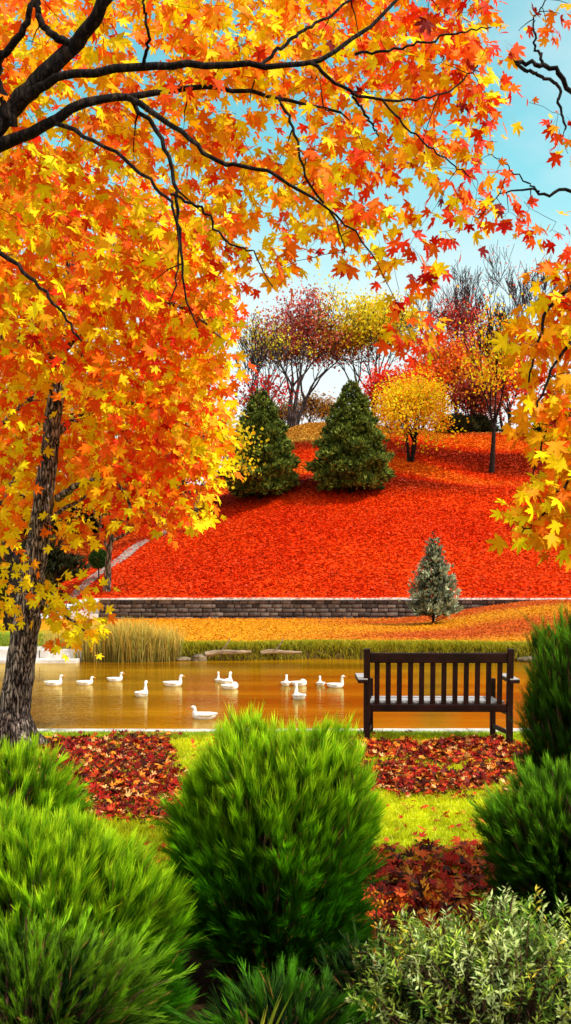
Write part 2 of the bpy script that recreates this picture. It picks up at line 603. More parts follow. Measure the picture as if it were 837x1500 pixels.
root = empty('stone_steps', (-7.9, 38.9, 0.1))
for k in range(3):
    bm = bmesh.new()
    bm_box(bm, (0.1 + 0.04 * k, 0.15 + 0.35 * k, 0.12 + 0.2 * k), (1.05, 0.5, 0.2), bevel=0.02)
    bm_obj('step', bm, M['coping'], root)
tag(root, 'short flight of pale stone steps at the end of the retaining wall', 'steps')

# ------------------------------------------------------------------ leaves
_half = [(0, .66), (9, .47), (15, .49), (25, .25), (38, .47), (49, .62), (58, .45), (66, .44), (79, .24), (96, .36), (108, .47), (120, .31), (146, .24), (172, .15)]
_out = [(a, r) for a, r in _half] + [(-a, r) for a, r in _half[::-1] if a not in (0,)]
LEAF = np.array([(0, 0, 0)] + [(r * math.sin(R(a)), r * math.cos(R(a)), 0) for a, r in _out])
LEAF[:, 1] += 0.36
LEAF_F = np.array([[0, 1 + i, 1 + (i + 1) % len(_out)] for i in range(len(_out))])
_r = np.linalg.norm(LEAF[:, :2] - LEAF[0, :2], axis=1)
_sh = np.interp(_r, [0, .2, .3, .45, .66], [1.12, .92, .86, 1.0, 1.06])
_n = len(LEAF)
LEAF = np.vstack([LEAF, [(-.014, .2, 0), (.014, .2, 0), (.02, -.42, .06)]])        # stalk
LEAF_F = np.vstack([LEAF_F, [[_n, _n + 2, _n + 1]]])
_r = np.concatenate([_r, [0, 0, 0]])
_sh = np.concatenate([_sh, [.5, .5, .35]])
QUAD = np.array([(0, 0, 0), (0.42, 0.45, 0.1), (0, 1.0, -0.05), (-0.42, 0.45, 0.1)])
QUAD_F = np.array([[0, 1, 2, 3]])


def frames(tip, nor):
    """orthonormal frames (N,3,3): columns x, y(tip), z(normal)"""
    y = nrm(tip)
    z = nrm(nor - y * np.sum(nor * y, -1, keepdims=True))
    x = np.cross(y, z)
    return np.stack([x, y, z], -1)


def put_leaves(buf, pos, tip, nor, size, col, templ='maple', curl=None):
    N = len(pos)
    if templ == 'maple':
        T, Fc = LEAF, LEAF_F
    else:
        T, Fc = QUAD, QUAD_F
    fr = frames(tip, nor)
    V = np.tile(T, (N, 1, 1))
    if templ == 'maple':
        c = rng.uniform(-0.35, 0.75, N) if curl is None else curl
        V[:, :, 2] -= c[:, None] * (_r ** 2)[None, :] * 0.9
        fold = rng.uniform(0, 0.5, N)
        V[:, :, 2] += fold[:, None] * np.abs(T[:, 0])[None, :] * 0.6
        asp = rng.uniform(0.8, 1.15, N)
        V[:, :, 0] *= asp[:, None]
    V = V * np.asarray(size)[:, None, None]
    W = np.einsum('nij,nkj->nki', fr, V) + pos[:, None, :]
    k = len(T)
    f = (Fc[None] + (np.arange(N) * k)[:, None, None]).reshape(-1, Fc.shape[1])
    c = np.repeat(col, k, 0)
    if templ == 'maple':                                   # paler along the veins near the stalk, darker lobes
        sh = _sh[None, :].repeat(N, 0).reshape(-1, 1)
        c = c * sh
    buf.add(W.reshape(-1, 3), f, c)


YEL, AMB, ORG, DOR, RDO, SCR, DRK = (np.array(c) for c in (
    (0.97, 0.74, 0.002), (0.96, 0.42, 0.002), (0.95, 0.20, 0.002), (0.90, 0.10, 0.002), (0.84, 0.042, 0.002), (0.62, 0.010, 0.003), (0.20, 0.006, 0.003)))


def pick(pal, w, n):
    w = np.asarray(w, float)
    k = rng.choice(len(pal), n, p=w / w.sum())
    c = np.array(pal)[k] * rng.uniform(0.85, 1.08, (n, 1))
    return np.clip(c * rng.uniform(0.93, 1.07, (n, 3)), 0, 0.97)


def in_poly(pts, poly):
    poly = np.asarray(poly, float)
    x, y = pts[:, 0], pts[:, 1]
    ins = np.zeros(len(pts), bool)
    j = len(poly) - 1
    for i in range(len(poly)):
        xi, yi = poly[i]
        xj, yj = poly[j]
        c = ((yi > y) != (yj > y)) & (x < (xj - xi) * (y - yi) / (yj - yi + 1e-12) + xi)
        ins ^= c
        j = i
    return ins


def attach(buf, nodes, radii, centers, twig_r=0.0035, sides=5, droop=0.1):
    """grow twigs from a limb skeleton out to the leaf clusters; later twigs fork from earlier ones"""
    nodes = [np.asarray(n) for n in nodes]
    arr = np.array(nodes)
    rr = np.array(radii, float)
    dist = np.min(np.linalg.norm(centers[:, None, :] - arr[None, :, :], axis=-1), axis=1)
    for ci in np.argsort(dist):
        c = centers[ci]
        d = np.linalg.norm(arr - c, axis=1)
        k = int(np.argmin(d + 0.02 * (rr < 0.003)))
        a = arr[k]
        L = d[k]
        if L < 0.01:
            continue
        r0 = min(rr[k] * 0.7, max(twig_r, 0.012 * L + twig_r * 0.6))
        mid = (a + c) / 2 + np.array([0, 0, 1]) * L * droop + rng.normal(0, 0.09 * L, 3)
        t = np.linspace(0, 1, 6)[:, None]
        pl = (1 - t) ** 2 * a + 2 * t * (1 - t) * mid + t * t * c + rng.normal(0, 0.012 * L, (6, 3)) * (t * (1 - t) * 4)
        rad = np.linspace(r0, max(0.0013, twig_r * 0.35), 6)
        tube(buf, pl, rad, sides)
        arr = np.vstack([arr, pl[2:]])
        rr = np.concatenate([rr, rad[2:]])


def limb(buf, nodes, radii, pts, sides=10, n=26, wob=0.05):
    """pts rows: px, py, depth, half width in px"""
    w = np.array([list(P(p[0], p[1], p[2])) + [p[3] * p[2] / F] for p in pts])
    s = spline(w, n)
    s[1:-1, :3] += rng.normal(0, 0.006, (n - 2, 3))
    tube(buf, s[:, :3], np.maximum(s[:, 3], 0.002), sides, wob=wob)
    nodes += list(s[:, :3])
    radii += list(np.maximum(s[:, 3], 0.002))


def leaf_clusters(buf, cents, per, size, spread, colf, hang=0.75, face=0.6):
    n = len(cents) * per
    c = np.repeat(cents, per, 0)
    out = nrm(rng.normal(0, 1, (n, 3)) * np.array([1, 0.8, 0.7]))
    pos = c + out * spread * rng.uniform(0.25, 1.0, (n, 1))
    tip = nrm(out * 0.8 + np.array([0, 0, -hang]) + rng.normal(0, 0.3, (n, 3)))
    nor = nrm(np.array([0.45, -face, 0.5]) + rng.normal(0, 0.48, (n, 3)))
    sz = rng.uniform(0.65, 1.2, n) * size
    put_leaves(buf, pos, tip, nor, sz, colf(pos, np.repeat(np.arange(len(cents)), per)))


def pix(pos):
    return CX + pos[:, 0] / pos[:, 1] * F, YH - (pos[:, 2] - H) / pos[:, 1] * F


def sample_region(poly, n, depth, holes=(), dens=None):
    poly = np.asarray(poly, float)
    lo, hi = poly.min(0), poly.max(0)
    got = []
    tot = 0
    while tot < n:
        p = rng.uniform(lo, hi, (n * 2, 2))
        p = p[in_poly(p, poly)]
        for (hx_, hy_, hw, hh, pr) in holes:
            ins = ((p[:, 0] - hx_) / hw) ** 2 + ((p[:, 1] - hy_) / hh) ** 2 < 1
            p = p[~(ins & (rng.random(len(p)) < pr))]
        if dens is not None:
            p = p[rng.random(len(p)) < dens(p)]
        got.append(p)
        tot += len(p)
    p = np.concatenate(got)[:n]
    Y = depth(p)
    return np.stack([(p[:, 0] - CX) / F * Y, Y, H - (p[:, 1] - YH) / F * Y], -1)


# ---- overhanging maple on the left: its trunk stands just outside the picture
def overhanging_maple():
    base = np.array([-2.75, 5.6, 0.0])
    root = empty('maple_tree', base)
    wood, nodes, radii = Buf(), [], []
    tr = spline(np.array([[-2.75, 5.6, -0.05, .21], [-2.72, 5.6, 1.2, .18], [-2.6, 5.6, 2.5, .165], [-2.3, 5.6, 3.5, .15], [-1.75, 5.6, 4.12, .105]]), 30)
    tube(wood, tr[:, :3], tr[:, 3], 14, wob=0.05)
    e = tuple(tr[-1, :3])
    e2 = tuple(tr[-4, :3])
    a0 = (-58, 242, 5.6, 26)
    L = lambda pts, **k: limb(wood, nodes, radii, [(q[0], q[1], q[2] * .95, q[3] * .72) for q in pts], **k)
    L([a0, (0, 178, 5.6, 21), (55, 122, 5.55, 18), (110, 62, 5.5, 15), (150, 8, 5.4, 13), (185, -60, 5.3, 10)])
    L([(30, 150, 5.58, 14), (70, 122, 5.5, 9), (120, 105, 5.4, 8.5), (210, 100, 5.3, 8), (290, 94, 5.25, 7), (380, 97, 5.2, 6), (460, 90, 5.2, 5), (540, 40, 5.3, 4), (600, -20, 5.4, 3)])
    L([(-40, 232, 5.65, 18), (15, 208, 5.6, 13), (70, 182, 5.5, 11), (135, 146, 5.5, 9), (200, 140, 5.6, 7), (270, 131, 5.7, 5.5), (335, 131, 5.8, 4.5), (420, 146, 5.9, 3.5), (500, 165, 6.0, 2.5)])
    L([(185, 142, 5.55, 7), (240, 176, 5.4, 5.5), (280, 206, 5.3, 5), (320, 236, 5.3, 4.5), (370, 246, 5.3, 4), (415, 264, 5.3, 3.5), (470, 300, 5.35, 2.5), (520, 340, 5.4, 2), (550, 380, 5.4, 1.5)])
    L([(195, 148, 5.55, 5), (238, 205, 5.5, 4.5), (256, 262, 5.45, 4), (258, 300, 5.4, 3.5), (263, 345, 5.4, 3), (270, 420, 5.4, 2.2), (290, 480, 5.4, 1.4)])
    L([(80, 180, 5.5, 5), (140, 206, 5.3, 4), (200, 246, 5.2, 3.5), (240, 286, 5.1, 3.2), (258, 320, 5.1, 2.6), (262, 390, 5.1, 1.8), (250, 440, 5.1, 1.3)])
    L([(250, 285, 5.1, 3), (296, 308, 5.15, 2.8), (330, 350, 5.2, 2.2), (372, 372, 5.2, 1.6), (400, 420, 5.2, 1.2)])
    L([(105, 70, 5.5, 9), (60, 30, 5.45, 7), (55, -40, 5.4, 6)])
    L([(18, 185, 5.6, 12), (-5, 100, 5.5, 9), (30, 50, 5.4, 7), (60, -30, 5.3, 5)])
    L([(210, 100, 5.3, 4), (218, 55, 5.2, 3.2), (210, 0, 5.1, 2.4), (215, -40, 5, 2)])
    L([(380, 97, 5.2, 4), (420, 62, 5.3, 3.6), (470, 30, 5.4, 3), (560, -30, 5.6, 2)])
    L([(455, 92, 5.2, 4), (500, 128, 5.25, 3.4), (560, 146, 5.3, 2.8), (620, 144, 5.4, 2.2), (665, 128, 5.5, 1.7), (700, 95, 5.5, 1.2)])
    L([(515, 135, 5.25, 3), (540, 175, 5.3, 2.3), (555, 200, 5.3, 1.6)])
    L([(410, 140, 5.9, 3), (430, 190, 5.8, 2.8), (450, 260, 5.7, 2.4), (490, 320, 5.7, 2), (505, 370, 5.7, 1.2)])
    L([(560, 146, 5.3, 2.4), (600, 190, 5.3, 2), (650, 230, 5.3, 1.6), (690, 260, 5.3, 1.2)])
    L([(-40, 232, 5.65, 12), (-20, 340, 5.5, 6), (40, 402, 5.4, 4), (85, 450, 5.3, 3), (120, 500, 5.3, 2)])
    L([(520, 80, 5.25, 3), (590, 70, 5.2, 2.4), (660, 50, 5.2, 2), (720, 40, 5.2, 1.2)])
    O = [(-60, -60), (700, -60), (712, 10), (728, 90), (720, 170), (722, 205), (685, 225), (660, 290), (640, 290), (610, 330), (615, 375), (575, 385), (540, 372), (500, 385), (440, 380), (405, 405), (340, 420), (300, 450), (200, 470), (-60, 500)]
    holes = [(600, 268, 62, 46, .95), (480, 405, 55, 26, .85), (295, 345, 26, 18, .8), (372, 165, 22, 13, .6), (555, 330, 40, 24, .7), (735, 60, 16, 50, .5), (420, 330, 25, 40, .55), (470, 375, 50, 30, .6)]

    def dens(p):
        edge = 1 - 0.55 * smooth(300, 700, p[:, 0]) * smooth(150, 400, p[:, 1])
        return np.clip(edge * (1 - 0.35 * smooth(330, 450, p[:, 1])) * (1 - .6 * smooth(230, 330, p[:, 1]) * (1 - smooth(230, 330, p[:, 0]))), 0.1, 1)
    depth = lambda p: 5.2 + 2.0 * rng.random(len(p)) ** .8
    ce = sample_region(O, 660, depth, holes, dens)
    ex = [(585, 300), (600, 360), (600, 330), (618, 385), (628, 395), (585, 425), (590, 470), (605, 500), (575, 380), (690, 330), (700, 280), (655, 270), (700, 265), (725, 280), (600, 245), (625, 250), (640, 300), (645, 340), (620, 480), (612, 492), (600, 478), (300, 470), (330, 480)]
    ex = np.array([P(a, b_, rng.uniform(5.2, 6.0)) for a, b_ in ex])
    ce = np.vstack([ce, ex])
    attach(wood, nodes, radii, ce, 0.0042)
    build('trunk', wood, M['bark_dark'], root, base, True)

    def colf(pos, idx):
        px, py = pix(pos)
        n = len(pos)
        red = np.clip(smooth(380, 720, px) * 0.85 + 0.25 * smooth(280, 420, py), 0, 1)
        red = np.clip(red + (vnoise(px, py, 0.012, 41) - .5) * 0.7, 0, 1)
        a = pick([YEL, AMB, ORG, DOR, RDO], [6.2, 3.0, 3.4, 1.6, 0.4], n)
        c = pick([YEL, AMB, ORG, DOR, RDO, SCR, DRK], [2.6, 1.8, 2.5, 2.6, 2.8, 1.0, .3], n)
        return np.where((rng.random(n) < red)[:, None], c, a)
    crown = Buf()
    leaf_clusters(crown, ce, 9, 0.100, 0.135, colf)
    build('crown', crown, M['leaf'], root, base)
    tag(root, 'large orange and yellow maple reaching in overhead from the upper left on black limbs', 'tree')


# ---- leaning maple whose trunk stands on the near bank, left
def leaning_maple():
    g = hit(14, 1098)
    Yb = g[1]
    base = np.array([g[0], Yb, 0.0])
    root = empty('maple_tree', base)
    wood, nodes, radii = Buf(), [], []
    T = [(12, 1112, 28), (16, 1085, 24), (24, 1020, 22), (33, 950, 20.5), (45, 870, 18.5), (56, 790, 16.5), (66, 720, 14.5), (74, 650, 12.5), (80, 590, 12), (86, 530, 10), (92, 460, 8), (102, 390, 6), (108, 320, 4), (120, 250, 2.5)]
    limb(wood, nodes, radii, [(a, b_, Yb, w) for a, b_, w in T], sides=18, n=60, wob=0.06)
    for ang in (200, 250, 320, 20, 100):                           # root flare
        d = np.array([math.cos(R(ang)), math.sin(R(ang)), 0])
        tube(wood, [base + d * 0.08 + [0, 0, .34], base + d * 0.2 + [0, 0, .12], base + d * 0.36 + [0, 0, .0], base + d * 0.6 + [0, 0, -.06]], [.11, .085, .06, .03], 8)
    L = lambda pts, **k: limb(wood, nodes, radii, [(a, b_, Yb + dy, w) for a, b_, dy, w in pts], **k)
    L([(84, 730, 0, 6), (120, 708, -.3, 4), (160, 702, -.6, 3), (185, 725, -.7, 2.4), (195, 760, -.8, 1.6)])
    L([(74, 640, 0, 6), (120, 610, .3, 4.5), (180, 590, .6, 3.5), (240, 600, .8, 2.6), (300, 640, 1, 1.8)])
    L([(82, 560, 0, 5), (40, 590, -.4, 3.5), (-20, 640, -.6, 3)])
    L([(86, 520, 0, 6), (140, 470, -.4, 4.5), (200, 440, -.7, 3.5), (270, 450, -.9, 2.6), (330, 500, -1, 1.8)])
    L([(92, 450, 0, 5), (60, 400, .4, 4), (10, 375, .7, 3), (-40, 380, .8, 2.5)])
    L([(100, 400, 0, 4.5), (160, 360, .4, 3.5), (230, 350, .7, 2.6), (290, 390, .9, 1.8)])
    L([(85, 545, 0, 4.5), (60, 505, -.6, 3.6), (10, 496, -.9, 3), (-40, 490, -1, 2.5)])
    L([(115, 515, -.4, 3.2), (140, 550, -.5, 2.6), (165, 592, -.5, 2), (180, 630, -.5, 1.5)])
    L([(62, 770, 0, 4), (95, 745, .5, 3), (140, 720, .8, 2.2), (200, 690, 1, 1.6), (260, 710, 1.1, 1.2)])
    L([(45, 880, 0, 4), (75, 888, -.4, 3), (100, 905, -.6, 2), (130, 930, -.7, 1.4)])
    L([(30, 690, 0.2, 3), (10, 720, -.2, 2.6), (-10, 760, -.4, 2)])
    Mg = [(-40, 215), (120, 225), (250, 270), (300, 340), (328, 440), (332, 530), (315, 600), (318, 680), (305, 735), (290, 765), (240, 775), (200, 760), (150, 740), (100, 730), (60, 745), (-40, 790)]
    holes = [(200, 590, 26, 22, .85), (230, 775, 60, 26, .6), (345, 480, 14, 60, .4), (130, 745, 40, 20, .7)]
    depth = lambda p: Yb + rng.uniform(-1.6, 1.7, len(p))
    TL = np.array([(a, b_) for a, b_, w in T])
    ce = sample_region(Mg, 760, depth, holes, lambda p: np.clip(1 - 0.5 * smooth(640, 760, p[:, 1]) * smooth(60, 300, p[:, 0]), .1, 1))
    cx_, cy_ = pix(ce)
    tx = np.interp(cy_, TL[::-1, 1], TL[::-1, 0])
    front = (np.abs(cx_ - tx) < 42) & (cy_ > 540) & (ce[:, 1] < Yb + .5)
    k_ = (Yb + rng.uniform(.5, 1.6, len(ce))) / ce[:, 1]
    ce = np.where(front[:, None], np.array([0, 0, H]) + (ce - np.array([0, 0, H])) * k_[:, None], ce)
    lowp = [(80, 890), (100, 880), (120, 890), (135, 905), (110, 905), (90, 905), (130, 925), (105, 925), (145, 910), (125, 940), (70, 875), (60, 895), (95, 940), (15, 870), (5, 890), (20, 820), (5, 840), (28, 845), (110, 780), (130, 770), (90, 790), (100, 760), (140, 775), (70, 770), (150, 880), (115, 870), (12, 905), (75, 845), (85, 862)]
    lowp = np.array([P(a, b_, Yb + rng.uniform(-.9, -.1)) for a, b_ in lowp])
    al = np.vstack([ce, lowp])
    attach(wood, nodes, radii, al, 0.005)
    build('trunk', wood, M['bark'], root, base, True)

    def colf(pos, idx):
        px, py = pix(pos)
        n = len(pos)
        red = np.clip(0.06 + 0.75 * smooth(110, 220, px) * smooth(560, 660, py) * (1 - smooth(255, 320, px)) + (vnoise(px, py, 0.014, 44) - .5) * 0.8, 0, 1)
        a = pick([YEL, AMB, ORG, DOR, RDO], [5.4, 2.6, 3.4, 2.4, .6], n)
        c = pick([AMB, ORG, DOR, RDO, SCR], [.7, 2, 3, 2.6, .7], n)
        c = np.where((rng.random(n) < red)[:, None], c, a)
        y = pick([YEL, AMB, ORG], [5, 1.6, .8], n)
        low = np.clip(smooth(740, 850, py) + smooth(270, 330, px) * smooth(600, 700, py), 0, 1)
        return np.where((rng.random(n) < low)[:, None], y, c)
    crown = Buf()
    leaf_clusters(crown, ce, 13, 0.120, 0.25, colf)
    leaf_clusters(crown, lowp, 10, 0.112, 0.15, colf)
    build('crown', crown, M['leaf'], root, base)
    tag(root, 'orange maple with a leaning rough barked trunk on the near bank of the pond', 'tree')


# ---- maple at the right edge: trunk just outside the picture
def right_maple():
    base = np.array([2.4, 5.28, 0.0])
    root = empty('maple_tree', base)
    wood, nodes, radii = Buf(), [], []
    tr = spline(np.array([[2.4, 5.28, -.05, .15], [2.36, 5.28, 1.2, .125], [2.28, 5.28, 2.4, .105], [2.2, 5.2, 3.5, .075], [2.0, 5.1, 4.6, .045]]), 30)
    tube(wood, tr[:, :3], tr[:, 3], 12, wob=0.05)
    L = lambda pts, **k: limb(wood, nodes, radii, [(q[0], q[1], q[2] * .8, q[3]) for q in pts], **k)
    L([(1010, 160, 6.45, 9), (900, 170, 6.3, 6), (852, 145, 6.2, 4), (812, 100, 6.1, 3.6), (790, 95, 6.1, 3.4), (755, 92, 6.1, 3)])
    L([(757, 93, 6.1, 2.6), (785, 110, 6.1, 2.6), (815, 122, 6.1, 2.4), (820, 150, 6.1, 2), (828, 190, 6.1, 1.4)])
    L([(795, 96, 6.1, 2.4), (785, 60, 6.1, 1.8), (782, 30, 6.1, 1.2), (800, 0, 6.1, .9)])
    L([(1010, 330, 6.5, 8), (900, 300, 6.3, 5), (837, 278, 6.2, 2.6), (800, 285, 6.2, 2.2), (770, 279, 6.2, 1.6), (735, 285, 6.2, 1), (700, 320, 6.2, .7)])
    L([(790, 280, 6.2, 1.4), (765, 262, 6.2, 1.1), (740, 240, 6.2, .8), (715, 225, 6.2, .6)])
    L([(1000, 380, 6.5, 8), (900, 390, 6.4, 5), (840, 420, 6.2, 3.4), (805, 450, 6.1, 2.6), (790, 500, 6.05, 2), (775, 560, 6, 1.4)])
    L([(960, 400, 6.5, 5), (880, 450, 6.2, 3.4), (835, 500, 6.1, 2.6), (800, 560, 6.0, 2), (785, 610, 6.0, 1.4)])
    L([(930, 395, 6.45, 5), (870, 480, 6.6, 3.2), (830, 590, 6.6, 2.4), (800, 640, 6.5, 1.7), (780, 700, 6.4, 1.2)])
    L([(870, 480, 6.6, 3), (860, 640, 6.3, 2.6), (835, 700, 6.2, 2.2), (800, 750, 6.1, 1.6), (765, 780, 6.1, 1)])
    for k in (12, 18, 24):
        nodes += [tr[k, :3]]
        radii += [tr[k, 3]]
    for lv, src in ((1010, 160), (1010, 330), (1000, 380), (960, 400)):
        p1 = P(lv, src, 6.45 * .8)
        i = int(np.argmin(np.linalg.norm(tr[:, :3] - p1 + [0, 0, .35], axis=1)))
        tube(wood, spline(np.array([tr[i, :3], (tr[i, :3] + p1) / 2 + [0, 0, .05], p1]), 8), np.linspace(.06, .04, 8), 8)
    Rg = [(905, 350), (840, 365), (805, 410), (780, 455), (762, 510), (750, 550), (758, 595), (762, 640), (800, 665), (770, 700), (752, 740), (765, 775), (810, 790), (905, 800)]
    depth = lambda p: rng.uniform(4.7, 5.65, len(p))
    ce = sample_region(Rg, 165, depth, [(808, 628, 24, 20, .8), (800, 690, 22, 14, .6)], lambda p: np.clip(.35 + .65 * smooth(750, 830, p[:, 0]), .1, 1))
    ex = [(785, 30), (800, 38), (820, 20), (832, 5), (810, 50), (815, 185), (825, 205), (832, 225), (828, 180), (768, 295), (735, 300), (745, 310), (790, 345), (805, 340), (815, 325), (675, 270), (665, 285), (700, 290), (725, 255), (705, 300), (690, 310), (668, 305), (720, 300), (760, 785), (768, 770), (748, 755), (780, 715), (735, 320), (770, 330), (828, 345)]
    tiny = [(740, 262), (775, 150), (760, 335), (700, 240), (775, 305), (810, 165), (760, 45), (748, 75), (690, 250)]
    ex = np.array([P(a, b_, rng.uniform(4.8, 5.1)) for a, b_ in ex])
    tn = np.array([P(a, b_, rng.uniform(4.8, 5.1)) for a, b_ in tiny])
    attach(wood, nodes, radii, np.vstack([ce, ex, tn]), 0.0036)
    build('trunk', wood, M['bark_dark'], root, base, True)

    def colf(pos, idx):
        px, py = pix(pos)
        n = len(pos)
        red = np.clip(1 - smooth(330, 470, py) + (vnoise(px, py, 0.02, 46) - .5) * .5, 0, 1)
        a = pick([YEL, AMB, ORG, DOR], [4.5, 5.0, 2.2, .5], n)
        c = pick([YEL, AMB, ORG, DOR, RDO, SCR, DRK], [.6, 1.4, 2.6, 2.6, 3, 2, .5], n)
        return np.where((rng.random(n) < red)[:, None], c, a)
    crown = Buf()
    leaf_clusters(crown, ce, 8, 0.098, 0.12, colf)
    leaf_clusters(crown, ex, 4, 0.082, 0.08, colf)
    leaf_clusters(crown, tn, 3, 0.04, 0.055, colf)
    build('crown', crown, M['leaf'], root, base)
    tag(root, 'golden maple drooping in along the edge of the view beside the dark pine shrub', 'tree')


overhanging_maple()
leaning_maple()
right_maple()


# ------------------------------------------------------------------ background trees
def skeleton(base, height, r0, trunk=0.25, stems=1, levels=4, ang=28, up=0.35, ratio=0.68, kids=(3, 4), spread=1.0, lean=0.0):
    polys, tips = [], []

    def br(p, d, L, r, lv):
        n = 6
        pts, rs = [p], [r]
        dd = d.copy()
        q = p.copy()
        for i in range(n):
            dd = nrm(dd + rng.normal(0, 0.09, 3) + np.array([0, 0, up * 0.13]))
            q = q + dd * L / n
            pts.append(q)
            rs.append(r * (1 - 0.55 * (i + 1) / n))
        polys.append((np.array(pts), np.array(rs), lv))
        if lv >= levels:
            tips.append((pts[-1], dd))
            tips.append((pts[-3], dd))
            return
        k = rng.integers(kids[0], kids[1] + 1)
        for c in range(k):
            f = 0.45 + 0.55 * (c + 1) / k if lv > 0 else 0.6 + 0.4 * (c + 1) / k
            i = min(n, int(round(f * n)))
            az = c * 2.4 + rng.uniform(0, 1.2)
            a = R(ang) * rng.uniform(0.6, 1.3) * (0.45 if c == k - 1 else 1.0)
            ref = nrm(np.cross(dd, [0.3, 0.9, 0.2]))
            w = np.cross(dd, ref)
            side = (math.cos(az) * ref + math.sin(az) * w) * np.array([spread, spread, 1])
            nd_ = nrm(dd * math.cos(a) + side * math.sin(a))
            br(pts[i], nd_, L * ratio * rng.uniform(0.85, 1.15), rs[i] * 0.72, lv + 1)
    for s in range(stems):
        a = s * 2.4 + rng.uniform(0, 1)
        t = 0.0 if stems == 1 else rng.uniform(0.10, 0.22)
        d0 = nrm(np.array([math.cos(a) * t + lean, math.sin(a) * t, 1.0]))
        br(np.asarray(base, float) + np.array([math.cos(a), math.sin(a), 0]) * r0 * (stems > 1) - [0, 0, .1], d0, height * trunk, r0, 0)
    top = max(p[0][:, 2].max() for p in polys) - base[2]
    k = height / top
    bx = np.asarray(base, float)
    polys = [(bx + (p - bx) * np.array([1, 1, k]), r, l) for p, r, l in polys]
    tips = [(bx + (p - bx) * np.array([1, 1, k]), d) for p, d in tips]
    return polys, tips


def bg_tree(name, label, base, height, r0, bark='bark_grey', pal=None, w=None, nleaf=3000, leaf=0.2, blob=0.5, keep=None, group=None, minr=0.012, xscale=1.0, inner=False, **kw):
    base = np.asarray(base, float)
    polys, tips = skeleton(base, height, r0, **kw)
    if xscale != 1.0:
        sc = np.array([xscale, xscale, 1])
        polys = [(base + (p - base) * sc, r, l) for p, r, l in polys]
        tips = [(base + (p - base) * sc, d) for p, d in tips]
    root = empty(name, base)
    wb = Buf()
    for p, r, l in polys:
        tube(wb, p, np.maximum(r, minr), 8 if l < 2 else 5)
    build('trunk', wb, M[bark], root, base, True)
    if pal is not None and nleaf:
        tp = np.array([t[0] for t in tips])
        if inner:
            tp = np.vstack([tp] + [p[2:] for p, r, l in polys if l >= 2])
        if keep is not None:
            m = keep((tp[:, 2] - base[2]) / height)
            tp = tp[rng.random(len(tp)) < m]
        k = rng.integers(0, len(tp), nleaf)
        shade = rng.uniform(0.7, 1.15, len(tp))
        pos = tp[k] + rng.normal(0, blob, (nleaf, 3)) * np.array([1, 1, .7])
        tip = nrm(rng.normal(0, 1, (nleaf, 3)) + [0, 0, -.3])
        nor = nrm(rng.normal(0, 1, (nleaf, 3)) + [0.2, -.3, .6])
        c = np.clip(pick(pal, w, nleaf) * 1.3 * shade[k][:, None], 0, .96)
        cb = Buf()
        put_leaves(cb, pos, tip, nor, rng.uniform(.6, 1.25, nleaf) * leaf, c, 'quad')
        build('crown', cb, M['far_leaf'], root, base)
    tag(root, label, 'tree', group)
    return root


C_ = lambda *a: np.array(a)
YG = C_(.85, .64, .02)
OLV = C_(.50, .42, .02)
PINK = C_(.80, .17, .13)
MAR = C_(.36, .04, .028)

# dark red tree with two bare stems on the crest
bg_tree('maroon_tree', 'dull red tree on tall bare forked stems, on the crest between the two big evergreens', on(430, 69), 10.0, .2, pal=[PINK, MAR, C_(.38, .06, .035), C_(.5, .13, .04)], w=[3, 2, 3, 2], nleaf=7500, leaf=.2, blob=.5, stems=3, levels=4, trunk=.42, ang=26, up=.5, ratio=.6, keep=lambda t: smooth(.42, .6, t), minr=.02, xscale=1.12)
bg_tree('pale_yellow_tree', 'tall yellow green tree on slender bare stems behind the taller evergreen', on(542, 70), 9.8, .16, pal=[YG, YEL * .8, OLV, AMB * .8], w=[4, 2, 1.5, .6], nleaf=8000, leaf=.2, blob=.6, stems=4, levels=4, trunk=.4, ang=26, up=.5, ratio=.62, keep=lambda t: smooth(.45, .7, t), minr=.02, xscale=1.3)
bg_tree('thin_tree', 'thinly leaved bare stemmed tree behind the evergreen nearest the maple', on(372, 66), 9.0, .16, pal=[OLV, YG, MAR], w=[3, 2, 1], nleaf=900, leaf=.17, blob=.5, stems=3, levels=4, trunk=.42, ang=26, up=.5, ratio=.62, keep=lambda t: smooth(.6, .85, t), minr=.02)
bg_tree('crimson_bush', 'low crimson leaved tree behind the stems of the thinly leaved tree', on(372, 64), 5.6, .1, pal=[SCR, RDO * .6, MAR], w=[3, 1, 2], nleaf=700, leaf=.2, blob=.4, stems=2, levels=3, trunk=.45, ang=30, minr=.02)
# red and orange group on the right of the crest
bg_tree('red_tree', 'pinkish red tree behind the tall bare tree on the crest', on(688, 70), 8.7, .18, pal=[C_(.62, .09, .06), RDO, C_(.6, .2, .14), SCR], w=[3, 2, 1.5, 1], nleaf=7500, leaf=.2, blob=.7, levels=4, trunk=.3, ang=38, ratio=.68, minr=.02, xscale=1.5)
bg_tree('orange_tree', 'broad orange tree behind the small golden tree on the crest', on(645, 67.5), 6.3, .18, pal=[ORG, C_(.8, .24, .02), AMB, C_(.5, .10, .02)], w=[3, 3, 1, 2], nleaf=7500, leaf=.2, blob=.7, levels=4, trunk=.25, ang=40, ratio=.7, minr=.02, xscale=1.5)
bg_tree('scarlet_bush', 'scarlet leaved bushy tree between the taller evergreen and the small golden tree', on(572, 64), 3.9, .1, pal=[RDO, SCR, C_(.7, .12, .06)], w=[3, 2, 1], nleaf=1800, leaf=.19, blob=.45, stems=2, levels=3, trunk=.35, ang=42, minr=.02)
bg_tree('scarlet_bush', 'scarlet and orange bushy tree behind the trunk of the small golden tree', on(618, 66.5), 4.6, .1, pal=[RDO, DOR, ORG], w=[3, 2, 1], nleaf=3600, leaf=.19, blob=.55, stems=3, levels=3, trunk=.3, ang=45, minr=.02, xscale=1.2)
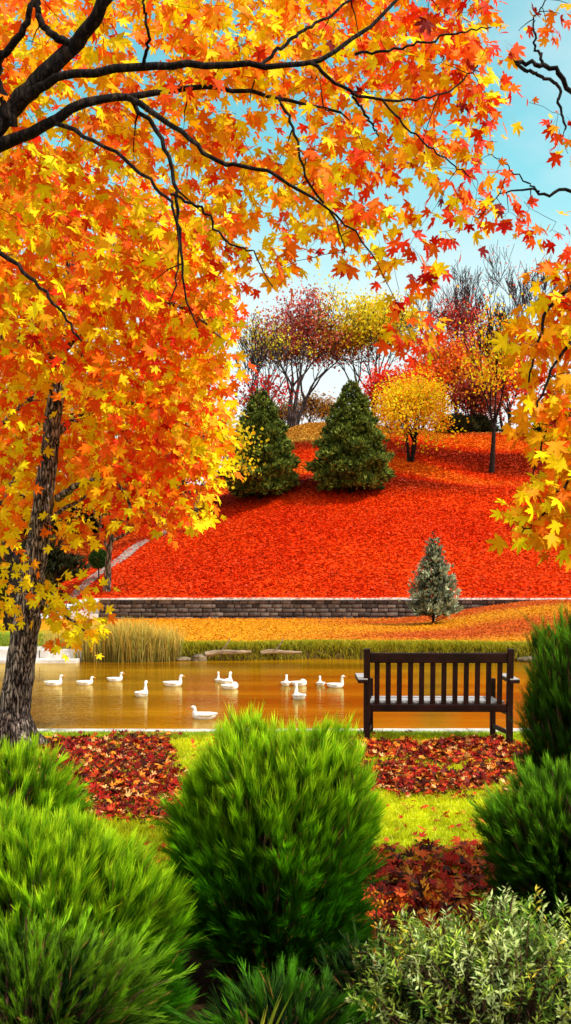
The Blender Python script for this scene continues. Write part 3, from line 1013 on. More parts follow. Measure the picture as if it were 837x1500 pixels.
bg_tree('russet_tree', 'orange red tree between the young slope tree and the golden maple', on(742, 68), 5.6, .14, pal=[DOR, RDO, C_(.5, .10, .02)], w=[3, 2, 2], nleaf=5200, leaf=.2, blob=.6, stems=3, levels=3, trunk=.3, ang=45, minr=.02, xscale=1.2)
bg_tree('russet_tree', 'dark russet tree low behind the trunk of the bare tree', on(690, 66), 3.6, .12, pal=[MAR, C_(.16, .035, .01), C_(.4, .09, .02)], w=[3, 3, 1.5], nleaf=3200, leaf=.2, blob=.5, stems=2, levels=3, trunk=.3, ang=45, minr=.02, xscale=1.3)
# bare trees
bg_tree('bare_tree', 'tall bare grey tree with a forked top against the blue sky', on(703, 68), 13.6, .17, pal=[PINK], w=[1], nleaf=120, leaf=.14, blob=.3, levels=5, trunk=.34, ang=27, up=.5, ratio=.68, kids=(2, 3), minr=.016, xscale=1.15)
bg_tree('bare_tree', 'slimmer bare tree with thin twigs beside the golden maple', on(762, 69), 12.2, .14, pal=[PINK], w=[1], nleaf=90, leaf=.14, blob=.3, levels=5, trunk=.4, ang=22, up=.5, ratio=.6, minr=.016)
bg_tree('bare_tree', 'wispy bare tree leaning beside the pinkish red tree', on(672, 69), 11.6, .13, levels=5, trunk=.36, ang=25, up=.4, ratio=.62, minr=.015, lean=-.1)
# tree on the slope, trunk bottom at 720,692
g = hit(720, 692)
bg_tree('slope_tree', 'young tree on the red slope with a dark trunk and sparse yellow leaves', g, 10.0, .17, bark='bark_dark', pal=[YEL, AMB, YG, ORG], w=[3, 3, 2, 1], nleaf=1300, leaf=.19, blob=.6, levels=4, trunk=.24, ang=33, up=.75, ratio=.74, inner=True, keep=lambda t: 1 - .97 * smooth(.45, .66, t), minr=.016)
g = hit(602, 676)
bg_tree('golden_tree', 'small rounded golden tree on dark forked stems on the red slope', g, 4.9, .11, bark='bark_dark', pal=[YEL, AMB, C_(.75, .42, .02), ORG * .9], w=[4, 3, 2, 1], nleaf=10000, leaf=.15, blob=.55, stems=4, levels=3, trunk=.27, ang=48, up=.0, ratio=.74, keep=lambda t: smooth(.15, .35, t), minr=.014, xscale=1.05)
# left middle distance: tree by the wall end and trees in the shade behind
g = hit(155, 884, 39.3)
bg_tree('wall_tree', 'slender pale trunked tree with yellow leaves at the end of the stone wall', on(156, 40.2), 5.6, .17, bark='bark_pale', pal=[YEL, AMB, ORG, YG], w=[3, 3, 2, 2], nleaf=2600, leaf=.18, blob=.4, levels=3, trunk=.5, ang=42, up=.2, ratio=.62, keep=lambda t: smooth(.4, .6, t), minr=.015, lean=.12)
bg_tree('yellow_green_tree', 'bushy yellow green tree between the leaning maple and the evergreens', on(285, 50), 6.2, .16, pal=[YG, YEL, OLV, AMB], w=[4, 2, 2, 1], nleaf=5200, leaf=.19, blob=.5, levels=4, trunk=.3, ang=40, ratio=.68, minr=.016)
bg_tree('shaded_tree', 'orange tree on a dark trunk beside the curving path', on(208, 57), 7.5, .26, bark='bark_dark', pal=[ORG * .8, DOR * .7, YG], w=[3, 2, 2], nleaf=4500, leaf=.22, blob=.6, levels=4, trunk=.36, ang=38, ratio=.66, minr=.02, keep=lambda t: smooth(.45, .6, t))
bg_tree('shaded_tree', 'amber tree on a thin dark trunk up the shaded slope', on(245, 60), 8.2, .22, bark='bark_dark', pal=[AMB * .8, DOR * .7, OLV], w=[3, 2, 2], nleaf=4500, leaf=.22, blob=.6, levels=4, trunk=.4, ang=36, ratio=.66, minr=.02, keep=lambda t: smooth(.45, .6, t))
bg_tree('shaded_tree', 'dark trunked tree standing behind the leaning maple trunk', on(18, 30), 8.0, .3, bark='bark_dark', pal=[OLV, YG * .7, ORG * .6], w=[3, 2, 2], nleaf=4500, leaf=.2, blob=.6, levels=4, trunk=.5, ang=38, ratio=.6, minr=.02, keep=lambda t: smooth(.45, .6, t))
bg_tree('red_tree', 'deep red tree far behind the leaning maple', on(120, 62), 9.5, .26, bark='bark_dark', pal=[RDO * .7, SCR, MAR], w=[3, 3, 2], nleaf=5200, leaf=.25, blob=.8, levels=4, trunk=.3, ang=40, ratio=.68, minr=.02, xscale=1.1)
bg_tree('bare_tree', 'bare dark tree seen through the gap in the leaning maple crown', on(190, 66), 12.0, .18, bark='bark_dark', levels=5, trunk=.34, ang=26, ratio=.64, minr=.018)
bg_tree('shaded_tree', 'olive leaved tree at the edge of the lawn beyond the stone landing', on(-70, 36), 8.5, .3, bark='bark_dark', pal=[OLV, OLV * .5, YG * .7], w=[3, 3, 1], nleaf=5000, leaf=.22, blob=.8, levels=4, trunk=.35, ang=40, ratio=.66, minr=.02)

# ------------------------------------------------------------------ evergreens


def spray_shrub(buf, pos, dirs, L, wid, nb, c0, c1, fan=0.5, colvar=0.25):
    """fans of flat blades: base colour c0, tip colour c1"""
    N = len(pos)
    n = N * nb
    p = np.repeat(pos, nb, 0)
    d = nrm(np.repeat(dirs, nb, 0) + rng.normal(0, fan, (n, 3)))
    l = np.repeat(L, nb) * rng.uniform(.6, 1.15, n)
    s = nrm(np.cross(d, SUN + rng.normal(0, .5, (n, 3)))) * (wid * rng.uniform(.7, 1.2, n))[:, None]
    m = p + d * (l * .45)[:, None]
    t = p + d * l[:, None] + np.array([0, 0, 0.0])
    V = np.stack([p, m + s, t, m - s], 1).reshape(-1, 3)
    f = np.arange(n * 4).reshape(-1, 4)
    sh = np.repeat(rng.uniform(1 - colvar, 1 + colvar, (N, 1)), nb, 0)
    ca, cm, cb = np.repeat(c0, nb, 0) * sh, (np.repeat(c0 + c1, nb, 0) * .5) * sh, np.repeat(c1, nb, 0) * sh
    c = np.stack([ca, cm, cb, cm], 1).reshape(-1, 3)
    buf.add(V, f, c)


def evergreen(name, label, base, height, rmax, n, c0, c1, L=.36, wid=.035, nb=6, power=.8, trunk=.16, low=.03, rag=.12, mat='spruce', group=None, open_=0.0):
    base = np.asarray(base, float)
    root = empty(name, base)
    tb = Buf()
    tube(tb, [base + [0, 0, -.1], base + [0, 0, height * .5], base + [0, 0, height * .96]], [trunk, trunk * .6, .012], 8)
    t = low + (1 - low) * (1 - np.sqrt(rng.random(n)))
    az = rng.uniform(0, 2 * math.pi, n)
    prof = (1 - t) ** power * np.clip((t - low * .3) / .22 * .45 + .58, 0, 1)
    lob = 1 + rag * np.sin(az * 5 + t * 23) + rag * np.sin(az * 3 - t * 37 + 1) + rng.normal(0, rag * .35, n)
    rr = rmax * prof * lob
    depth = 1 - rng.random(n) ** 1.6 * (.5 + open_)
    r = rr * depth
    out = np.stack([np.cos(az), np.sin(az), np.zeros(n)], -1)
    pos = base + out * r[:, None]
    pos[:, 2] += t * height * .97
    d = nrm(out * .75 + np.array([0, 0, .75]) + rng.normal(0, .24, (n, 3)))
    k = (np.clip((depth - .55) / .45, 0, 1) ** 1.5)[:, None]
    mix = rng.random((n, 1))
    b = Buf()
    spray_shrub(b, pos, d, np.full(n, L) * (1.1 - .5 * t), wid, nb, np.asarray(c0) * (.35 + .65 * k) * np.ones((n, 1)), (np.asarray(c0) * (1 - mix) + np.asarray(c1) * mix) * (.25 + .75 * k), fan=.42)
    if open_:
        for i in range(0, n, 14):
            a = base + [0, 0, max(.05, t[i] * height - r[i] * .5)]
            tube(tb, [a, (a + pos[i]) / 2 - [0, 0, .02], pos[i]], [.014, .01, .005], 4)
    build('trunk', tb, M['bark_dark'], root, base)
    build('crown', b, M[mat], root, base)
    tag(root, label, 'tree', group)
    return root


def sized(px, py_base, py_top, wpx):
    g = hit(px, py_base)
    k = g[1] / F
    return g, (py_base - py_top) * k, wpx * k / 2


g, h, r = sized(515, 722, 553, 122)
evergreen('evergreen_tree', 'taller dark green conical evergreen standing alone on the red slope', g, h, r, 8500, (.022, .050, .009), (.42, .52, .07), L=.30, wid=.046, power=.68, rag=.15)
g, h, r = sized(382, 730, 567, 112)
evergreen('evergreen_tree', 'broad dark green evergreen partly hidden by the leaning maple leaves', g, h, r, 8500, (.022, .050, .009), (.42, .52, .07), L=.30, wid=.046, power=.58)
g, h, r = sized(635, 914, 777, 78)
evergreen('silver_conifer', 'small silvery green conifer standing in front of the stone wall', g, h, r, 1500, (.14, .19, .10), (.93, 1.0, .66), L=.22, wid=.026, nb=6, power=.72, trunk=.045, low=.09, rag=.2, open_=.35)
evergreen('evergreen_tree', 'dark conifer on the crest behind the golden maple leaves', on(812, 62), 3.0, 1.3, 1500, (.01, .022, .006), (.05, .07, .02), L=.4, wid=.05)
evergreen('evergreen_tree', 'black green conifer far behind the leaning maple crown', on(235, 70), 9.5, 1.9, 2600, (.008, .018, .006), (.03, .05, .015), L=.6, wid=.08)
# low dark bushes along the crest
for px, Y, hh, rr, lab in ((668, 65, 1.2, 1.0, 'dark low evergreen bush on the crest beneath the orange tree'), (700, 66, 1.3, 1.0, 'dark low evergreen bush behind the young slope tree'),
                           (60, 46, 2.2, 1.8, 'dark bush on the bank behind the leaning trunk'), (20, 40, 2.0, 1.7, 'dark bush behind the low stone wall'), (30, 60, 4.2, 2.6, 'tall dark bush far up the shaded slope behind the leaning trunk'), (105, 58, 3.4, 2.2, 'broad dark bush up the shaded slope between trunk and path'), (185, 63, 3.2, 2.2, 'dark bush near the crest behind the shaded orange tree')):
    evergreen('dark_bush', lab, on(px, Y), hh, rr, 1100, (.012, .02, .006), (.09, .08, .02), L=.45, wid=.06, power=.5, rag=.3)['category'] = 'bush'
for px, Y, hh, lab in ((455, 72, 2.8, 'amber thicket on the skyline left of the taller evergreen'), (415, 73, 3.2, 'copper thicket at the foot of the dull red tree'), (480, 74, 2.6, 'straw coloured thicket showing beside the top of the taller evergreen')):
    bg_tree('thicket_bush', lab, on(px, Y), hh, .05, pal=[AMB * .8, C_(.6, .22, .03), C_(.5, .3, .1)], w=[2, 2, 2], nleaf=900, leaf=.16, blob=.45, stems=5, levels=3, trunk=.4, ang=35, minr=.015)['category'] = 'bush'

# topiary ball on a stem
g = hit(146, 874, 39.3)
base = on(145, 42.0)
root = empty('topiary_tree', base)
tb = Buf()
tube(tb, [base - [0, 0, .05], base + [0, 0, .5], base + [0, 0, .9]], [.035, .03, .025], 7)
build('trunk', tb, M['bark_dark'], root, base)
n = 1500
o = nrm(rng.normal(0, 1, (n, 3)))
cpos = base + [0, 0, .92] + o * (.37 * (1 - .35 * rng.random(n) ** 2))[:, None]
b = Buf()
spray_shrub(b, cpos, o, np.full(n, .1), .022, 3, np.tile([.012, .04, .008], (n, 1)), np.tile([.06, .15, .02], (n, 1)), fan=.7)
build('crown', b, M['spruce'], root, base)
tag(root, 'small clipped ball tree on a thin stem beside the wall tree', 'tree')

# ------------------------------------------------------------------ leaf carpet on hill and lawn


def carpet(name, n, xr, yr, zf, colf, size, keep=None, mat='litter', lift=.02):
    x = rng.uniform(*xr, n)
    y = rng.uniform(*yr, n)
    if keep is not None:
        k = rng.random(n) < keep(x, y)
        x, y = x[k], y[k]
    m = len(x)
    pos = np.stack([x, y, zf(x, y) + lift], -1)
    tip = nrm(np.stack([rng.normal(0, 1, m), rng.normal(0, 1, m), rng.normal(.1, .22, m)], -1))
    nor = nrm(np.stack([rng.normal(0, .3, m), rng.normal(-.15, .3, m), np.ones(m)], -1))
    b = Buf()
    put_leaves(b, pos, tip, nor, rng.uniform(.7, 1.3, m) * size, colf(x, y), 'quad')
    return tag(build(name, b, M[mat]), kind='stuff')


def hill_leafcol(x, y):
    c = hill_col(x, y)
    n = len(x)
    v = pick([C_(1, 1, 1), C_(1.0, 4.0, 1.3), C_(.6, .6, .6), C_(1., 2.0, 1.0)], [5, 2.0, 1.0, 3], n)
    return np.clip(c * v * rng.uniform(.75, 1.25, (n, 1)), 0, .97)


def view_keep(margin):
    return lambda x, y: (np.abs(x) < (CX + margin) / F * y).astype(float)


o = carpet('fallen_leaves', 420000, (-22, 22), (39.4, 66), hill_z, hill_leafcol, .10, keep=view_keep(140))
tag(o, 'thick carpet of red leaves covering the hill', 'fallen leaves')


def gold_leafcol(x, y):
    c = far_gold(x, y)
    n = len(x)
    v = pick([C_(1, 1, 1), C_(1.2, 1.5, 1.3), C_(.75, .65, .6), C_(1.1, .8, .8)], [6, 2, 1.0, 1.2], n)
    return np.clip(c * v * rng.uniform(.75, 1.3, (n, 1)), 0, .95)


o = carpet('fallen_leaves', 110000, (-9, 13), (23.4, 38.9), ground_z, gold_leafcol, .06, keep=lambda x, y: view_keep(100)(x, y) * smooth(22.6, 24.6, y) * smooth(-6.4, -5.2, x), lift=.008)
tag(o, 'golden leaf litter spread over the far lawn', 'fallen leaves')


o = carpet('fallen_leaves', 900, (-7.2, 13), (38.86, 39.36), lambda x, y: np.full(len(x), .06 + 5 * .162 + .078), hill_leafcol, .11, lift=.012)
tag(o, 'stray leaves lying on the coping of the long wall', 'fallen leaves')


def near_litter(n, xr, yr, size, label, thin=0.0, pal=None, w=None):
    x = rng.uniform(*xr, n)
    y = rng.uniform(*yr, n)
    k = rng.random(n) < np.maximum(litter_mask(x, y), thin)
    x, y = x[k], y[k]
    m = len(x)
    pos = np.stack([x, y, ground_z(x, y) + rng.uniform(.012, .045, m)], -1)
    a = rng.uniform(0, 2 * math.pi, m)
    tip = nrm(np.stack([np.cos(a), np.sin(a), rng.normal(.1, .35, m)], -1))
    nor = nrm(np.stack([rng.normal(0, .4, m), rng.normal(-.15, .4, m), np.ones(m)], -1))
    pal = pal or [C_(.36, .010, .006), C_(.16, .006, .004), C_(.56, .05, .008), C_(.85, .28, .02), C_(.8, .42, .14), C_(.05, .008, .004)]
    w = w or [2.4, 3.6, 1.6, 1.2, .9, 3.4]
    b = Buf()
    put_leaves(b, pos, tip, nor, rng.uniform(.65, 1.25, m) * size, pick(pal, w, m), 'maple', curl=rng.uniform(-1.1, 1.3, m))
    return tag(build('fallen_leaves', b, M['litter']), label, 'fallen leaves', kind='stuff')


near_litter(13000, (-3.6, -.5), (6.8, 10.55), .062, 'crimson fallen leaves heaped on the grass beside the leaning maple')
near_litter(12000, (.2, 2.8), (7.4, 10.3), .058, 'dark red and brown fallen leaves under and before the bench')
near_litter(5200, (.0, 2.1), (4.2, 6.2), .070, 'rust coloured fallen leaves on soil between the foreground shrubs', pal=[C_(.42, .02, .01), C_(.14, .010, .005), C_(.62, .09, .012), C_(.85, .32, .02), C_(.04, .008, .004)], w=[2.5, 2.5, 2.5, 2, 2])
near_litter(4600, (-.9, 2.8), (5.6, 10.5), .06, 'single bright leaves strewn over the lawn', thin=.16, pal=[C_(.62, .06, .01), C_(.66, .25, .02), C_(.4, .02, .01)], w=[3, 3, 2])


# ------------------------------------------------------------------ grass
def blades(name, x, y, z, hgt, wid, col0, col1, mat, lean=.35, label=None, cat=None, kind=None, parent=None, origin=(0, 0, 0), bias=(0, 0)):
    n = len(x)
    a = rng.uniform(0, 2 * math.pi, n)
    s = np.stack([np.cos(a), np.sin(a), np.zeros(n)], -1) * (wid / 2)[:, None]
    ln = rng.normal(0, lean, (n, 2)) + np.asarray(bias)
    p = np.stack([x, y, z], -1)
    m = p + np.stack([ln[:, 0] * hgt * .35, ln[:, 1] * hgt * .35, hgt * .6], -1)
    t = p + np.stack([ln[:, 0] * hgt, ln[:, 1] * hgt, hgt * (1 - .15 * np.hypot(ln[:, 0], ln[:, 1]))], -1)
    V = np.stack([p - s, p + s, m + s * .75, m - s * .75, t], 1)
    b = Buf()
    i = np.arange(n)[:, None] * 5
    v = V.reshape(-1, 3)
    c = np.stack([col0, col0, (col0 + col1) / 2, (col0 + col1) / 2, col1], 1).reshape(-1, 3)
    b.add(v, i + np.array([0, 1, 2, 3]), c)
    b.t.append(i + np.array([3, 2, 4]))
    o = build(name, b, M[mat], parent, origin)
    if label:
        tag(o, label, cat, kind=kind)
    return o


n = 170000
x = rng.uniform(-3.7, 3.9, n)
y = 5.0 + 5.62 * rng.random(n) ** .9
k = rng.random(n) < (1 - .7 * litter_mask(x, y)) * (np.abs(x) < (CX + 60) / F * y)
x, y = x[k], y[k]
n = len(x)
g1 = lerp(np.array([.56, .66, .005]), np.array([.95, .92, .008]), np.clip(vnoise(x, y, 1.1, 61) * .7 + rng.random(n) * .5, 0, 1))
hh = rng.uniform(.022, .05, n)
blades('lawn_grass', x, y, ground_z(x, y), hh, np.full(n, .006), g1 * .7, g1, 'grassblade', .5, 'short bright yellow green lawn grass on the near bank', 'grass', 'stuff')
# rim of taller grass by the pond edge
n = 7000
x = rng.uniform(-3.4, 3.4, n)
y = rng.uniform(10.25, 10.63, n)
g1 = lerp(np.array([.26, .52, .01]), np.array([.62, .78, .02]), rng.random(n))
blades('lawn_grass', x, y, ground_z(x, y), rng.uniform(.03, .075, n), np.full(n, .007), g1 * .5, g1, 'grassblade', .4, 'fringe of green grass along the pale pond edging', 'grass', 'stuff')

# far bank fringe
n = 26000
x = rng.uniform(-4.4, 9.6, n)
y = pond_far(x) + rng.uniform(.02, 1.15, n)
t = (y - pond_far(x))
g1 = lerp(np.array([.38, .42, .01]), np.array([.80, .62, .03]), np.clip(rng.random(n) * .8 + .3 * vnoise(x, y, .7, 71), 0, 1))
hh = rng.uniform(.10, .24, n) * (1 - .35 * t)
blades('bank_grass', x, y, ground_z(x, y), hh, np.full(n, .022), g1 * .22, g1, 'straw', .45, 'shaggy yellowing grass along the far bank of the pond', 'grass', 'stuff', bias=(0, -.25))
n = 5000
x = rng.uniform(-9.5, -4.4, n)
y = rng.uniform(22.5, 27, n)
g1 = lerp(np.array([.20, .34, .02]), np.array([.42, .46, .03]), rng.random(n))
blades('lawn_grass', x, y, ground_z(x, y), rng.uniform(.05, .1, n), np.full(n, .025), g1 * .5, g1, 'grassblade', .4, 'green lawn behind the stone landing across the pond', 'grass', 'stuff')

# reed clumps
reed_labels = ['straw coloured reed clump next to the stone landing', 'tall golden reed clump second from the stone landing', 'dense bleached reed clump third from the stone landing', 'reed clump nearest the rocks and driftwood']
for i, (px, hmax, nb_) in enumerate(((100, .72, 800), (143, .86, 1100), (188, .92, 1200), (232, .80, 900))):
    Y = float(pond_far((px - CX) / F * 22.2)) + .15
    c = on(px, Y)
    c[2] = -0.12
    rr = np.sqrt(rng.random(nb_)) * .52
    a = rng.uniform(0, 2 * math.pi, nb_)
    x, y = c[0] + rr * np.cos(a), c[1] + rr * np.sin(a) * .8
    g1 = lerp(np.array([.80, .48, .04]), np.array([.95, .74, .20]), rng.random(nb_))
    g1 = np.where((rng.random(nb_) < .25)[:, None], np.array([.42, .42, .05]), g1)
    o = blades('reed_clump', x - c[0], y - c[1], np.full(nb_, -.05), rng.uniform(.55, 1.2, nb_) * hmax, np.full(nb_, .018), g1 * .3, g1, 'straw', .16)
    o.location = tuple(c)
    tag(o, reed_labels[i], 'reeds', 'reed clumps along the far bank')


# rocks and driftwood on the far bank
def rock(name, p, size, label, seed, mat='rock', cat='rock'):
    bm = bmesh.new()
    bmesh.ops.create_icosphere(bm, subdivisions=3, radius=1.0)
    rr = random.Random(seed)
    ph = [rr.uniform(0, 6) for _ in range(6)]
    for v in bm.verts:
        c = v.co
        k = 1 + .16 * math.sin(c.x * 3.1 + ph[0]) + .13 * math.sin(c.y * 4.3 + ph[1]) + .12 * math.sin(c.z * 3.7 + ph[2]) + .07 * math.sin(c.x * 8 + c.y * 7 + ph[3])
        v.co = Vector((c.x * size[0] * k, c.y * size[1] * k, c.z * size[2] * k))
    o = bm_obj(name, bm, M[mat])
    o.location = tuple(p)
    o.rotation_euler = (0, 0, rr.uniform(-.4, .4))
    tag(o, label, cat, 'rocks on the far bank' if cat == 'rock' else None)


for i, (px, sx, lab) in enumerate(((268, .16, 'small grey rock at the water edge beside the reeds'), (292, .22, 'low grey rock between the reeds and the longer driftwood log'), (774, .2, 'pale rock at the water edge close to the dark pine shrub'))):
    c = on(px, float(pond_far((px - CX) / F * 22)) - .02)
    rock('bank_rock', (c[0], c[1], -.08), (sx, sx * .6, sx * .42), lab, i)


def log(name, a, b_, r, label):
    a, b_ = np.asarray(a), np.asarray(b_)
    root = Buf()
    pts = spline(np.array([a, a * .7 + b_ * .3 + [0, .03, .03], a * .35 + b_ * .65 + [0, -.02, .01], b_]), 14)
    tube(root, pts - a, np.linspace(r, r * .45, 14), 9, wob=.14)
    tube(root, [pts[5] - a, pts[5] - a + [.12, -.05, .16], pts[5] - a + [.2, -.04, .3]], [r * .4, r * .25, .008], 6)
    o = build(name, root, M['driftwood'], None, (0, 0, 0), True)
    o.location = tuple(a)
    tag(o, label, 'driftwood')


yb = float(pond_far(-1.2))
log('driftwood_log', (-1.75, yb - .02, .02), (-.75, yb + .06, .08), .07, 'longer bleached driftwood log on the far bank')
yb = float(pond_far(0))
log('driftwood_log', (-.55, yb + .0, .03), (.35, yb - .03, .05), .06, 'thinner driftwood branch on the far bank close to the white ducks')

# ------------------------------------------------------------------ ducks


def duck_mesh(neck=1.0, low=False):
    if not low:
        path = [(-.165, .075, .004, .004), (-.145, .066, .022, .012), (-.115, .052, .045, .032), (-.065, .040, .064, .050), (0, .035, .071, .056), (.055, .038, .066, .054), (.095, .055, .048, .046), (.112, .085, .030, .030), (.112, .115 * neck, .021, .022), (.112, .140 * neck, .019, .021), (.118, .158 * neck, .022, .024), (.132, .167 * neck, .023, .022), (.148, .165 * neck, .017, .015), (.155, .163 * neck, .008, .007)]
    else:
        path = [(-.165, .075, .004, .004), (-.145, .066, .022, .012), (-.115, .052, .045, .032), (-.065, .040, .064, .050), (0, .035, .071, .056), (.055, .038, .066, .054), (.090, .048, .046, .042), (.105, .066, .028, .026), (.10, .082, .022, .02), (.085, .094, .02, .02), (.06, .10, .022, .021), (.035, .10, .019, .018), (.02, .098, .008, .008)]
    pts = spline(np.array(path), 44)
    n = len(pts)
    t = nrm(np.gradient(pts[:, :2], axis=0))
    sides = 16
    a = np.arange(sides) * 2 * math.pi / sides
    V = []
    for i in range(n):
        nx, nz = -t[i, 1], t[i, 0]
        w, h = max(pts[i, 2], .002), max(pts[i, 3], .002)
        V.append(np.stack([pts[i, 0] + nx * np.sin(a) * h, np.cos(a) * w, pts[i, 1] + nz * np.sin(a) * h], -1))
    b = Buf()
    i = np.arange(n - 1)[:, None] * sides
    j = np.arange(sides)[None, :]
    j2 = (j + 1) % sides
    b.add(np.concatenate(V), np.stack([i + j, i + sides + j, i + sides + j2, i + j2], -1).reshape(-1, 4))
    return b, pts[-1]


def make_duck(low=False, neck=1.0):
    root = empty('white_duck')
    b, hd = duck_mesh(neck, low)
    build('body', b, M['feather'], root, (0, 0, 0), True)
    s = -1 if low else 1
    bl = Buf()
    tube(bl, [(hd[0] - .008 * s, 0, hd[1]), (hd[0] + .012 * s, 0, hd[1] - .004), (hd[0] + .03 * s, 0, hd[1] - .009), (hd[0] + .036 * s, 0, hd[1] - .01)], [.009, .009, .0095, .003], 8)
    o = build('bill', bl, M['bill'], root, (0, 0, 0), True)
    for sd in (-1, 1):
        bm = bmesh.new()
        bmesh.ops.create_uvsphere(bm, u_segments=8, v_segments=6, radius=.0034)
        e = bm_obj('eye', bm, M['eye'], root)
        e.location = (hd[0] - .018 * s, sd * .019, hd[1] + .006)
        wg = Buf()                                           # folded wing along the flank
        pth = spline(np.array([(.055, .060, .05, .006), (.02, .071, .058, .018), (-.05, .066, .062, .022), (-.11, .044, .068, .014), (-.16, .02, .078, .003)]), 14)
        tube(wg, [(p[0], p[1] * sd, p[2]) for p in pth], [p[3] for p in pth], 8)
        build('wing', wg, M['feather'], root, (0, 0, 0), True)
    return root


def copy_tree(o):
    c = o.copy()
    COL.objects.link(c)
    for ch in list(o.children):
        d = ch.copy()
        COL.objects.link(d)
        d.parent = c
    return c


protos = {1: make_duck(True), 0: make_duck(), 2: make_duck(False, 1.22), 3: make_duck(False, .84)}
ducks = [(79, 1004, 0, 1.0, 0, 'white duck swimming nearest the leaning maple trunk'), (125, 1003, 14, .92, 3, 'white duck second from the leaning maple trunk'),
         (169, 998, -6, .92, 0, 'white duck third from the leaning trunk, a little farther out'), (208, 1020, 70, 1.05, 2, 'white duck turned end on, before the row of swimming ducks'),
         (254, 1005, 5, 1.05, 0, 'white duck heading towards the pair beyond the feathery shrub'), (321, 999, 100, .8, 2, 'small upright white duck just beside the close pair'),
         (333, 1002, 70, 1.1, 0, 'farther duck of the close white pair'), (338, 1009, 20, 1.0, 1, 'nearer duck of the close white pair, its head tucked'),
         (299, 1053, 172, 1.08, 3, 'white duck closest to the near bank, facing the leaning maple'), (419, 1004, 85, .95, 0, 'upright white duck above the feathery shrub, seen end on'),
         (439, 1004, 10, .95, 1, 'white duck with its head tucked on its back'), (438, 1024, 108, 1.08, 2, 'white duck end on, just behind the tip of the feathery shrub'),
         (470, 1004, 95, .85, 0, 'small upright white duck farther from the bench'), (492, 1007, -12, .95, 2, 'white duck swimming towards the bench')]
used = set()
for px, py, rz, sc, low, lab in ducks:
    Y = F * (H + .12) / (py - YH)
    src = protos[low]
    o = src if low not in used else copy_tree(src)
    used.add(low)
    o.location = ((px - CX) / F * Y, Y, -.128)
    o.rotation_euler = (0, 0, R(rz))
    o.scale = (sc,) * 3
    tag(o, lab, 'duck', 'white ducks on the pond')

# ------------------------------------------------------------------ bench


def bench():
    gl = hit(542, 1088)
    gr_ = hit(742, 1094)
    c = (gl + gr_) / 2
    W = 1.40
    rz = math.atan2(gr_[1] - gl[1], gr_[0] - gl[0]) * .9
    root = empty('park_bench', (c[0], c[1], 0), rz)
    hw = W / 2
    tilt = Matrix.Rotation(R(5), 4, 'X')

    def part(name, boxes, mat):
        bm = bmesh.new()
        for q in boxes:
            bm_box(bm, *q)
        return bm_obj(name, bm, M[mat], root)
    lean = lambda z: -.0 + .06 - (z - .36) * .09 - .06          # backrest leans a little towards the camera
    for s in (-1, 1):
        part('rear_leg', [((s * hw, lean(.64) + .0, .68), (.062, .06, .56), tilt, .008), ((s * hw, .0, .21), (.062, .06, .44), None, .008)], 'wood_v')
        part('front_leg', [((s * (hw - .07), .50, .31), (.055, .055, .62), None, .008)], 'wood_v')
        arm = part('armrest', [((s * (hw + .04), .235, .640), (.10, .60, .036), None, .008)], 'wood')
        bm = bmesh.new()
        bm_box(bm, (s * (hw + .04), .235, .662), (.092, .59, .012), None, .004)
        bm_obj('sheen_top', bm, M['wood_sheen'], arm)  # thin cap that carries the painted sky sheen of the arm
        part('side_rail', [((s * (hw - .035), .25, .335), (.04, .46, .06), Matrix.Rotation(R(8) * s, 4, 'Z'), .005), ((s * (hw - .035), .25, .13), (.035, .46, .04), Matrix.Rotation(R(8) * s, 4, 'Z'), .005)], 'wood')
    part('top_rail', [((0, lean(.87), .87), (W - .062, .04, .10), tilt, .01)], 'wood')
    part('bottom_rail', [((0, lean(.40), .375), (W - .062, .04, .075), tilt, .008)], 'wood')
    for i in range(12):
        x = -hw + .10 + (W - .2) * i / 11
        part('back_slat', [((x, lean(.615), .615), (.05, .018, .42), tilt, .004)], 'wood_v')
    part('front_rail', [((0, .50, .36), (W - .19, .035, .08), None, .006)], 'wood')
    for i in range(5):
        part('seat_slat', [((0, .07 + i * .098, .425 - .012 * math.sin(i / 4 * math.pi)), (W - .075 - .02 * i, .08, .022), None, .005)], 'wood_sheen')
    tag(root, 'dark brown slatted wooden bench on the grass, facing the pond', 'bench')


bench()


